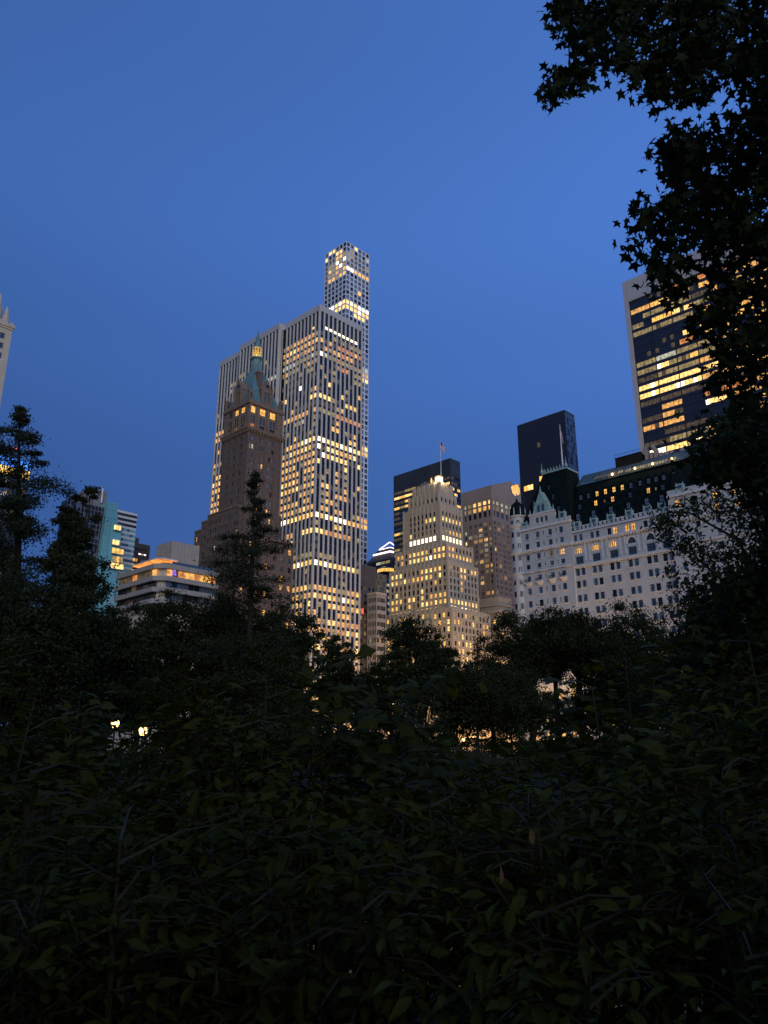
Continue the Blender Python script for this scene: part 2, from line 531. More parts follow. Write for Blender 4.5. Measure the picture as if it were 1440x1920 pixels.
# ------------------------------------------------------------------ white office tower with full-height marble piers
def pier_tower():
    x0, y0, x1, y1, zt = 220.7, 258.7, 250.9, 346.5, 216.4
    bx, ya, yb = x0 - 3.0, 287.3, 322.4          # the middle of the park face steps forward
    t = thing('office_tower', (235, 300, GZ), 'tall white office tower of close-set full-height marble piers with many lit windows', 'office tower')
    mb = MB()
    mb.box(x0 + 0.6, x1, y0 + 0.6, y1, GZ, zt - 0.6, 'spandrel')
    mb.box(bx + 0.6, x0 + 2, ya + 0.6, yb - 0.3, GZ, zt - 0.6, 'spandrel')
    mb.build('core', t)
    mb = MB()                                     # solid band above the piers
    for a, b, c in ((y0, ya, x0), (ya, yb, bx), (yb, y1, x0)):
        mb.box(c - 0.02, c + 1.6, a, b, zt - 3.4, zt, 'marble')
    mb.box(x0 + 1.6, x1, y0 - 0.02, y0 + 1.6, zt - 3.4, zt, 'marble')
    mb.box(bx + 1.6, x0 - 0.02, ya, ya + 1.3, zt - 3.4, zt, 'marble')
    mb.build('crown_band', t)
    pw, H = 1.08, zt - 3.4 - GZ
    def pier(face, c, h, w=pw, dep=0.62):
        key = ('pier', face, round(w, 2))
        if key not in _pane_cache:
            q = MB()
            e = 0.22                               # chamfered nose
            if face == 'X':
                q.prism([(0.0, -w / 2 + e), (e, -w / 2), (dep, -w / 2), (dep, w / 2), (e, w / 2), (0.0, w / 2 - e)][::-1], 0, H, 'marble')
            else:
                q.prism([(-w / 2 + e, 0), (w / 2 - e, 0), (w / 2, e), (w / 2, dep), (-w / 2, dep), (-w / 2, e)], 0, H, 'marble')
            me = bpy.data.meshes.new('pier')
            me.from_pydata(q.v, [], q.f); me.materials.append(M['marble']); me.update()
            _pane_cache[key] = me
        place('pier', _pane_cache[key], (c, h, GZ) if face == 'X' else (h, c, GZ), t)
    W = Windows(300)
    pitch, ztop = 3.79, 206.2
    rows = int((ztop - 8) / pitch)
    def lit(face, k, b, seg):
        """k: storey from the top, b: bay counted from the west corner."""
        z = rnd.random()
        if k == 0:
            if face == 'Y': return 'hot' if 0 < b < 9 else 'glass'
            return 'bright' if (seg == 0 and b == 1) else 'glass'
        if k == 1:
            if face == 'Y': return pick({'dim': 4, 'dimmer': 2, 'glass': 1})
            return pick({'amber': 6, 'dim': 2, 'glass': 1}) if seg == 0 and b < 9 and b > 0 else ('dim' if seg == 0 else 'glass')
        if k == 2:
            if face == 'Y': return pick({'orange': 4, 'amber': 3, 'yellow': 2, 'dimmer': 2})
            return pick({'yellow': 4, 'amber': 3, 'bright': 2}) if seg == 0 else (pick({'dim': 3, 'glass': 4}))
        if k == 3:
            if face == 'Y': return pick({'yellow': 3, 'amber': 2, 'orange': 2, 'dim': 1}) if 0 < b < 8 else 'dimmer'
            return pick({'amber': 4, 'orange': 2, 'dimmer': 1, 'dim': 2}) if seg == 0 else pick({'dimmer': 1, 'glass': 3})
        if k == 4:
            if face == 'Y': return 'hot' if b == 0 else ('cool' if b == 1 else pick({'dim': 3, 'orange': 4, 'glass': 1}))
            return pick({'dim': 4, 'cool': 2}) if seg == 0 else pick({'glass': 4, 'dimmer': 2})
        if k == 5:
            if face == 'Y': return pick({'orange': 2, 'dim': 2, 'glass': 2}) if b > 3 else 'glass'
            return pick({'amber': 2, 'dim': 3, 'glass': 2}) if seg == 0 else ('cool' if seg == 1 and b > 6 else 'glass')
        if k in (6, 7):
            return pick({'glass': 6, 'dimmer': 2, 'dim': 1.6 if face == 'Y' else 0.3})
        if k == 8:
            if face == 'X' and seg == 0 and b == 4: return 'hot'
            return 'bright' if face == 'Y' and b == 2 else pick({'glass': 6, 'dimmer': 1})
        if k == 9:
            if face == 'X' and seg == 1: return 'bright' if b > 7 else pick({'yellow': 2, 'glass': 1})
            if face == 'X' and seg == 2: return pick({'amber': 4, 'bright': 1})
            if face == 'X' and seg == 0 and b > 7: return 'bright'
            return pick({'glass': 8, 'yellow': 1, 'dimmer': 2})
        if k == 10:
            if face == 'Y': return 'bright' if b in (0, 1, 2) else ('yellow' if 5 < b < 9 else 'glass')
            return 'bright' if seg == 0 and b < 2 else ('amber' if seg == 2 else pick({'glass': 3, 'dim': 1, 'dimmer': 1}))
        if k == 11:
            return 'dimmer' if seg == 0 and b < 4 else pick({'glass': 5, 'cool': 0.4})
        if k == 12:
            if face == 'Y': return pick({'orange': 3, 'dim': 1}) if b > 3 else 'dim'
            return pick({'amber': 3, 'yellow': 1}) if seg == 0 and b > 2 else pick({'glass': 3, 'amber': 1})
        if k in (13, 14, 15):
            if face == 'Y': return 'yellow' if (k == 14 and b in (3, 4)) or (k == 15 and b in (7, 8)) else pick({'glass': 9, 'dimmer': 1})
            return pick({'glass': 5, 'dim': 1.5, 'dimmer': 2, 'cool': 0.3, 'yellow': 0.6})
        if k == 16:
            if face == 'Y': return 'hot' if b in (0, 1, 5, 7) else pick({'bright': 4, 'dim': 1})
            return pick({'bright': 3, 'amber': 2, 'hot': 1}) if seg == 0 and b < 6 else pick({'glass': 2, 'yellow': 1})
        if k in (17, 18):
            if face == 'Y': return pick({'bright': 5, 'hot': 1.4, 'yellow': 2, 'dimmer': 0.8}) if b < 9 - (k == 18) * 2 else pick({'bright': 1, 'dimmer': 1})
            return pick({'yellow': 4, 'amber': 4, 'bright': 2, 'dim': 1})
        if 19 <= k <= 25:
            if face == 'Y': return pick({'glass': 4, 'amber': 3, 'yellow': 2.6, 'dim': 1.4, 'bright': 0.5}) if b % 2 == 0 else pick({'glass': 6, 'amber': 1.4, 'dim': 1, 'dimmer': 1.5})
            if b > 7 and seg == 0: return pick({'yellow': 4, 'amber': 3, 'bright': 1, 'glass': 2})
            return pick({'yellow': 5, 'amber': 5, 'bright': 0.8, 'dim': 1.5, 'glass': 2.2})
        if k == 26:
            return pick({'bright': 4, 'hot': 3, 'yellow': 1}) if b < 9 or face == 'X' else 'amber'
        if k == 28:
            if face == 'Y': return ('bright' if b < 2 else pick({'amber': 3, 'orange': 2, 'dimmer': 1})) if b < 8 else 'glass'
            return 'bright' if seg == 0 and b < 3 else pick({'glass': 2, 'amber': 1, 'yellow': 1})
        if k == 27:
            return 'yellow' if face == 'Y' and b in (4, 5) else 'glass'
        if k == 29:
            return pick({'amber': 1, 'glass': 5, 'bright': .5}) if face == 'X' else 'glass'
        if k == 31:
            return pick({'dim': 3, 'dimmer': 2}) if b < 5 and seg == 0 else pick({'glass': 3, 'dimmer': 1})
        if k == 32:
            return pick({'bright': 5, 'yellow': 2, 'hot': 1}) if b < 9 or face == 'X' else 'dim'
        if k in (30, 33, 34):
            return pick({'glass': 12, 'dimmer': 1, 'cool': 0.2})
        if k in (35, 36, 37):
            return pick({'yellow': 3, 'bright': 2, 'amber': 3, 'dim': 2, 'glass': 1.5, 'hot': 0.5})
        if k in (38, 41, 43):
            return pick({'glass': 4, 'amber': 2, 'yellow': 1, 'dimmer': 1.5})
        if k in (39, 40, 42):
            return pick({'amber': 4, 'orange': 3, 'bright': 2.5, 'dim': 1, 'glass': 1})
        return pick({'glass': 4, 'amber': 2, 'yellow': 1, 'bright': 0.6})
    def soften(m, k):
        return pick({'dimmer': 4, 'dim': 2, 'amber': 1.6}) if (m == 'glass' and k > 1 and rnd.random() < 0.13) else m
    def face_run(face, c, a, b, n, seg, flip):
        w = (b - a) / n
        for i in range(n):
            h = a + w * i
            bay = i if not flip else n - 1 - i
            for k in range(rows):
                z1 = ztop - 0.25 - pitch * k
                z0 = z1 - 2.3
                if k == 0: z1, z0 = ztop - 0.6, ztop - 2.0
                W.add(face, c + 0.55, h + 0.5, h + w - 0.5, z0, z1, soften(lit(face, k, bay, seg), k))
    # west face: bay 0 at the corner
    face_run('Y', y0, x0 + 0.6, x1 - 0.3, 10, 0, False)
    for i in range(11): pier('Y', y0, x0 + 0.65 + i * (x1 - 0.9 - x0) / 10 if i else x0 + 0.66)
    face_run('X', x0, y0 + 0.6, ya + 0.4, 10, 0, False)
    for i in range(10): pier('X', x0, y0 + 0.66 + i * (ya - y0 - 0.2) / 10)
    face_run('X', bx, ya + 0.4, yb - 0.2, 12, 1, True)
    for i in range(13): pier('X', bx, ya + 0.66 + i * (yb - ya - 1.3) / 12)
    face_run('X', x0, yb + 0.2, y1 - 0.3, 8, 2, True)
    for i in range(8): pier('X', x0, yb + 3.2 + i * (y1 - yb - 3.9) / 7)
    pier('Y', ya, bx + 1.2, 1.6)
    pier('Y', ya, bx + 2.75, 0.45)
    W.finish(t)
    return t

pier_tower()


# ------------------------------------------------------------------ slender white grid tower
def grid_tower():
    x0, y0, s, zt = 388.8, 422.4, 28.2, 428.0
    t = thing('apartment_tower', (x0 + s / 2, y0 + s / 2, GZ), 'very slender white tower with a square window grid and glowing double storeys', 'apartment tower')
    p = 4.78
    n = int((zt - 30) / p)
    cell = s / 6
    W = Windows(300)
    bands = {12: 1, 13: 1, 25: 1, 26: 1, 39: 1, 40: 1, 52: 1, 53: 1}
    wall = MB()
    hX, hY = [], []
    top = {'X': {(0, 3): 'bright', (0, 4): 'bright', (1, 1): 'bright', (1, 2): 'bright', (1, 5): 'bright', (2, 0): 'dim', (2, 1): 'yellow', (2, 2): 'yellow'},
           'Y': {(0, 2): 'bright', (1, 1): 'dim', (1, 5): 'cool', (2, 0): 'dim', (2, 1): 'dim', (3, 0): 'dim', (3, 5): 'dim'}}
    for k in range(n):
        z1 = zt - 0.75 - k * p
        for b in range(6):
            if k in bands:
                a = pick({'hot': 2, 'bright': 5})
                m1 = m2 = a if k < 14 else pick({'yellow': 3, 'amber': 3, 'bright': 1})
            else:
                m1 = top['X'].get((k, b)); m2 = top['Y'].get((k, b))
                if m1 is None:
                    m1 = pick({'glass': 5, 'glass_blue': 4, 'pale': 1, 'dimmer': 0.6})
                    if 3 <= k <= 6 and b < 5: m1 = pick({'yellow': 4, 'amber': 2, 'dim': 2, 'hot': 0.7})
                    elif k in (3, 4, 5, 6): m1 = 'dimmer'
                if m2 is None:
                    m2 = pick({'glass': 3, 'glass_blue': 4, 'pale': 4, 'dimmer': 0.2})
                    if k in (2, 3, 4) and b < 6: m2 = pick({'dimmer': 4, 'glass_blue': 1})
                    if k == 5 and b < 2: m2 = 'hot'
                    elif k == 5: m2 = 'yellow'
                    if k == 9 and b == 3: m2 = 'yellow'
                    if k == 14 and 1 < b < 5: m2 = 'bright'
                    if k == 24 and b > 3: m2 = 'cool'
            hx = (y0 + b * cell + 0.66, y0 + (b + 1) * cell - 0.66, z1 - 3.5, z1)
            hy = (x0 + b * cell + 0.66, x0 + (b + 1) * cell - 0.66, z1 - 3.5, z1)
            hX.append(hx); hY.append(hy)
            W.add('X', x0 + 0.35, *hx, m1); W.add('Y', y0 + 0.35, *hy, m2)
    punched(wall, 'X', x0, y0, y0 + s, GZ, zt, hX, 0.35, 'concrete')
    punched(wall, 'Y', y0, x0, x0 + s, GZ, zt, hY, 0.35, 'concrete')
    wall.build('facade', t)
    mb = MB(); mb.box(x0 + 0.45, x0 + s, y0 + 0.45, y0 + s, GZ, zt - 0.3, 'concrete'); mb.build('core', t)
    W.finish(t)

grid_tower()


# ------------------------------------------------------------------ brown brick hotel tower with a green spire
def spire_tower():
    x0, y0, s = 172.3, 245.6, 17.9
    x1, y1 = x0 + s, y0 + s
    t = thing('hotel_tower', (181, 254.5, GZ), 'brown brick hotel tower with steep green copper roof and a gilded lantern under its spire', 'hotel tower')
    W = Windows(300)
    # shaft
    wall = MB(); hX, hY = [], []
    for k in range(26):
        z = 127.2 - k * 3.8
        zz0 = z - 2.0
        for cx in (174.25, 179.4, 184.7):
            for dx in (-0.78, 0.78):
                h = (cx + dx - 0.48, cx + dx + 0.48, zz0, z)
                hY.append(h)
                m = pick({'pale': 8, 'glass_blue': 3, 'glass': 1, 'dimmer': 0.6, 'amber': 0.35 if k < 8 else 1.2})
                if k == 1 and cx < 183: m = 'cool' if cx < 175 else 'glass_blue'
                W.add('Y', y0 + 0.3, *h, m, (0, 1))
        for cy in (249.9, 254.4, 258.9):
            h = (cy - 0.5, cy + 0.5, zz0, z)
            hX.append(h); W.add('X', x0 + 0.3, *h, pick({'glass_blue': 6, 'glass': 6, 'amber': 0.5}), (0, 1))
    punched(wall, 'X', x0, y0, y1, GZ, 130.0, hX, 0.3, 'brick')
    punched(wall, 'Y', y0, x0, x1, GZ, 130.0, hY, 0.3, 'brick')
    for cx in (172.9, 177.0, 181.8, 187.0, 189.6):            # flat brick strips
        wall.fbox('Y', y0, cx - 0.45, cx + 0.45, GZ, 129.0, 0.18, -0.002, 'brick')
    for cy in (247.6, 252.2, 256.6, 261.0):
        wall.fbox('X', x0, cy - 0.4, cy + 0.4, GZ, 129.0, 0.18, -0.002, 'brick')
    wall.build('shaft', t)
    mb = MB(); mb.box(x0 + 0.6, x1, y0 + 0.6, y1, GZ, 141, 'brick'); mb.build('core', t)
    # projecting balcony band on brackets
    mb = MB()
    mb.box(x0 - 1.1, x1 + 0.9, y0 - 1.1, y1 + 0.9, 129.6, 130.35, 'brickstone')
    mb.box(x0 - 0.8, x1 + 0.6, y0 - 0.8, y1 + 0.6, 129.1, 129.597, 'brickstone')
    for i in range(13):
        f = i / 12
        mb.box(x0 + f * s - 0.18, x0 + f * s + 0.18, y0 - 0.95, y0, 128.2, 129.098, 'brickstone')
        mb.box(x0 - 0.95, x0, y0 + f * s - 0.18, y0 + f * s + 0.18, 128.2, 129.098, 'brickstone')
    for i in range(22):
        f = i / 21
        mb.box(x0 - 1.0 + f * (s + 1.6), x0 - 0.72 + f * (s + 1.6), y0 - 1.05, y0 - 0.85, 130.352, 131.2, 'brickstone')
        mb.box(x0 - 1.05, x0 - 0.85, y0 - 1.0 + f * (s + 1.6), y0 - 0.72 + f * (s + 1.6), 130.352, 131.2, 'brickstone')
    mb.build('balcony', t)
    # upper block
    wall = MB(); hX, hY = [], []
    for i, cx in enumerate((174.2, 179.45, 184.75)):
        h = (cx - 1.45, cx + 1.45, 137.5, 140.5); hY.append(h); W.add('Y', y0 + 0.4, *h, 'yellow', (1, 1), 'orange')
        for dx in (-0.85, 0.85):
            h = (cx + dx - 0.55, cx + dx + 0.55, 132.9, 136.2); hY.append(h); W.add('Y', y0 + 0.4, *h, 'glass_blue', (0, 2))
        h = (cx - 1.3, cx + 1.3, 130.9, 132.5); hY.append(h); W.add('Y', y0 + 0.4, *h, 'orange' if i == 0 else 'glass', (2, 0))
    for i, cy in enumerate((249.9, 254.4, 258.9)):
        h = (cy - 1.25, cy + 1.25, 138.0, 140.5); hX.append(h); W.add('X', x0 + 0.4, *h, 'yellow' if i < 2 else 'glass', (1, 1), 'brickstone')
        for dx in (-0.8, 0.8):
            h = (cy + dx - 0.5, cy + dx + 0.5, 132.9, 136.4); hX.append(h); W.add('X', x0 + 0.4, *h, 'glass', (0, 2))
        h = (cy - 1.1, cy + 1.1, 130.9, 132.4); hX.append(h); W.add('X', x0 + 0.4, *h, 'orange' if i == 1 else 'glass', (2, 0))
    punched(wall, 'X', x0 + 0.05, y0 + 0.05, y1, 130.0, 141.6, hX, 0.4, 'brickstone')
    punched(wall, 'Y', y0 + 0.05, x0 + 0.05, x1, 130.0, 141.6, hY, 0.4, 'brickstone')
    for cx in (172.75, 176.85, 182.1, 187.2, 189.8):
        wall.fbox('Y', y0, cx - 0.4, cx + 0.4, 130.4, 141.0, 0.3, -0.06, 'brickstone')
    for cy in (247.7, 252.15, 256.65, 261.2):
        wall.fbox('X', x0, cy - 0.35, cy + 0.35, 130.4, 141.0, 0.3, -0.06, 'brickstone')
    wall.build('upper_block', t)
    mb = MB()                                                # cornice and corner turrets
    mb.box(x0 - 0.6, x1 + 0.5, y0 - 0.6, y1 + 0.5, 141.2, 142.3, 'brickstone')
    mb.box(x0 - 0.3, x1 + 0.2, y0 - 0.3, y1 + 0.2, 142.302, 143.0, 'brickstone')
    mb.build('cornice', t)
    for cx, cy in ((x0 + 0.6, y0 + 0.6), (x1 - 0.9, y0 + 0.6), (x0 + 0.6, y1 - 0.9)):
        q = MB(); q.box(cx - 0.8, cx + 0.8, cy - 0.8, cy + 0.8, 143.002, 147.0, 'brickstone')
        q.prism([(cx - 0.9, cy - 0.9), (cx + 0.9, cy - 0.9), (cx + 0.9, cy + 0.9), (cx - 0.9, cy + 0.9)], 147.0, 148.3, 'brickstone', [(cx - 0.1, cy - 0.1), (cx + 0.1, cy - 0.1), (cx + 0.1, cy + 0.1), (cx - 0.1, cy + 0.1)])
        q.box(cx - 0.3, cx + 0.3, cy - 0.83, cy - 0.7, 143.8, 146.2, 'spandrel')
        q.build('corner_turret', t)
    # steep copper roof
    cx, cy = (x0 + x1) / 2, (y0 + y1) / 2
    q = MB()
    def sq(h): return [(cx - h, cy - h), (cx + h, cy - h), (cx + h, cy + h), (cx - h, cy + h)]
    q.prism(sq(8.2), 143.0, 151.0, 'copper', sq(5.6))
    q.prism(sq(5.6), 151.0, 162.6, 'copper', sq(2.1))
    roof = q.build('roof', t)
    q = MB()
    for i in range(9):                                       # standing seams
        f = -1 + 2 * i / 8
        for (h0, z0, h1, z1) in ((8.2, 143.0, 5.6, 151.0), (5.6, 151.0, 2.1, 162.6)):
            q.tube([(cx + f * h0, cy - h0, z0), (cx + f * h1, cy - h1, z1)], 0.07, 'copper', 4)
            q.tube([(cx - h0, cy + f * h0, z0), (cx - h1, cy + f * h1, z1)], 0.07, 'copper', 4)
    q.build('seam', roof)
    # gothic dormers
    def dormer(face):
        q = MB()
        w, z0, zr, za = 2.35, 143.0, 150.6, 154.6
        def P(u, v, z): return (cx + u, y0 + 0.1 + v, z) if face == 'Y' else (x0 + 0.1 + v, cy + u, z)
        holes = [(-1.35, -0.35, 144.2, 149.0), (0.35, 1.35, 144.2, 149.0)]
        if face == 'Y':
            punched(q, 'Y', y0 + 0.1, cx - w, cx + w, z0, zr, [(cx + a, cx + b, u, v) for a, b, u, v in holes], 0.4, 'brickstone')
        else:
            punched(q, 'X', x0 + 0.1, cy - w, cy + w, z0, zr, [(cy + a, cy + b, u, v) for a, b, u, v in holes], 0.4, 'brickstone')
        q.poly([P(-w, 0, zr), P(w, 0, zr), P(0, 0, za)], 'brickstone')
        for sg in (-1, 1):
            q.poly([P(sg * w, 0, z0), P(sg * w, 4, z0), P(sg * w, 4, zr), P(sg * w, 0, zr)], 'brickstone')
            q.poly([P(sg * (w + 0.25), -0.15, zr - 0.4), P(sg * (w + 0.25), 5, zr - 0.4), P(0, 5, za + 0.25), P(0, -0.15, za + 0.25)], 'brickstone')
            q.tube([P(sg * (w + 0.2), -0.1, z0), P(sg * (w + 0.2), -0.1, zr + 0.6), P(sg * (w + 0.2), -0.1, zr + 2.4)], [0.42, 0.42, 0.05], 'brickstone', 6)
        ring = [P(0.85 * math.cos(a), -0.05, 151.9 + 0.85 * math.sin(a)) for a in np.linspace(0, 2 * math.pi, 13)[:-1]]
        q.poly(ring, 'spandrel')
        q.tube([P(0, -0.05, za), P(0, -0.05, za + 1.8)], [0.28, 0.05], 'brickstone', 5)
        d = q.build('dormer', t)
        for a, b, u, v in holes:
            o = MB(); e = 0.4
            o.poly([P(a, e, u), P(b, e, u), P(b, e, v), P(a, e, v)], 'glass_blue')
            for j in (1, 2, 3):
                z = u + (v - u) * j / 4
                o.poly([P(a, e - 0.02, z - 0.06), P(b, e - 0.02, z - 0.06), P(b, e - 0.02, z + 0.06), P(a, e - 0.02, z + 0.06)], 'brickstone')
            o.build('pane', d)
    dormer('Y'); dormer('X')
    q = MB()                                                 # chimney
    q.box(cx - 2.6, cx - 0.2, y0 + 3.6, y0 + 6.0, 147, 159.2, 'brick'); q.box(cx - 2.8, cx, y0 + 3.4, y0 + 6.2, 159.2, 160.0, 'brickstone')
    q.build('chimney', t)
    # neck, lantern, spire
    q = MB(); q.lathe(cx, cy, [(2.6, 160.5), (2.3, 163.5), (2.2, 167.6), (2.9, 168.2), (2.9, 168.8)], 8, 'copper', R(22.5))
    q.build('neck', t)
    q = MB(); q.lathe(cx, cy, [(1.9, 168.8), (1.9, 169.3)], 8, 'gold', R(22.5))
    for i in range(8):
        a = R(45 * i + 22.5)
        q.tube([(cx + 1.75 * math.cos(a), cy + 1.75 * math.sin(a), 169.3), (cx + 1.75 * math.cos(a), cy + 1.75 * math.sin(a), 173.0)], 0.3, 'gold', 6)
    q.lathe(cx, cy, [(2.05, 173.0), (2.2, 173.4), (2.0, 173.9)], 8, 'gold', R(22.5))
    q.lathe(cx, cy, [(0.9, 169.3), (0.9, 173.0)], 8, 'gold')
    lan = q.build('lantern', t)
    for i in range(8):                                        # small lamps that gild the lantern
        a = R(45 * i)
        o = MB(); o.lathe(cx + 1.55 * math.cos(a), cy + 1.55 * math.sin(a), [(0.08, 169.35), (0.17, 169.5), (0.08, 169.75)], 6, 'bulb')
        o.build('lamp', lan)
    lt = bpy.data.lights.new('lantern_light', 'POINT'); lt.energy = 260; lt.color = (1.0, 0.68, 0.25); lt.shadow_soft_size = 0.3
    for dx, dy in ((2.9, -2.9), (-2.9, 2.9), (-2.9, -2.9)):
        lo = bpy.data.objects.new('lantern_light', lt); COL.objects.link(lo); lo.parent = t
        lo.location = np.array((cx + dx, cy + dy, 170.6)) - wloc(t)
    q = MB(); q.lathe(cx, cy, [(1.75, 173.9), (1.15, 177.0), (0.45, 180.6), (0.08, 183.4)], 8, 'copper', R(22.5)); q.build('spire', t)
    # stepped lower blocks towards the park
    wall = MB(); hX, hY = [], []
    steps = [(172.3, 245.6, 267.9, 95.4), (172.28, 267.9, 272.3, 93.4), (172.26, 272.3, 277.0, 90.2)]
    for X0, a, b, zt in steps:
        X0 = X0 - 2.0
        hh = []
        n = max(1, int((b - a) / 3.6))
        for k in range(int((zt - 6) / 3.8)):
            for cyy in arr(a, b, n):
                z = zt - 2.2 - 3.8 * k
                for d in (-0.75, 0.75):
                    h = (cyy + d - 0.5, cyy + d + 0.5, z - 2.0, z); hh.append(h)
                    W.add('X', X0 + 0.3, *h, pick({'glass_blue': 7, 'glass': 4, 'amber': 0.3, 'cool': 0.5}), (0, 1))
        punched(wall, 'X', X0, a, b, GZ, zt, hh, 0.3, 'brick')
        a2 = a + 0.8 if a == 245.6 else a + 0.004
        wall.box(X0 - 0.3, X0 + 22, a2, b, zt, zt + 0.7, 'brickstone')
        wall.poly([(X0, b, GZ), (X0 + 22, b, GZ), (X0 + 22, b, zt), (X0, b, zt)], 'brick')
        wall.box(X0 + 0.4, X0 + 22, a2, b - 0.01, GZ, zt, 'brick')
    hh = []
    for k in range(20):
        for cxx in arr(170.3, 198, 7):
            z = 84 - 2.5 - 3.8 * k
            h = (cxx - 0.75, cxx + 0.75, z - 2.1, z); hh.append(h)
            W.add('Y', y0 - 0.7, *h, pick({'glass_blue': 6, 'glass': 3, 'amber': 2, 'yellow': 1}), (0, 1))
    punched(wall, 'Y', y0 - 1.0, 170.3, 198.0, GZ, 84.0, hh, 0.3, 'brick')
    wall.box(169.9, 198.3, y0 - 1.3, y0 + 1.0, 84.0, 84.8, 'brickstone')
    wall.box(170.6, 198.0, y0 - 0.65, y0 + 14, GZ, 84.0, 'brick')
    wall.poly([(170.3, y0 - 1, GZ), (170.3, y0 - 1, 84), (170.3, y0 + 1, 84), (170.3, y0 + 1, GZ)], 'brick')
    wall.build('lower_block', t)
    W.finish(t)

spire_tower()


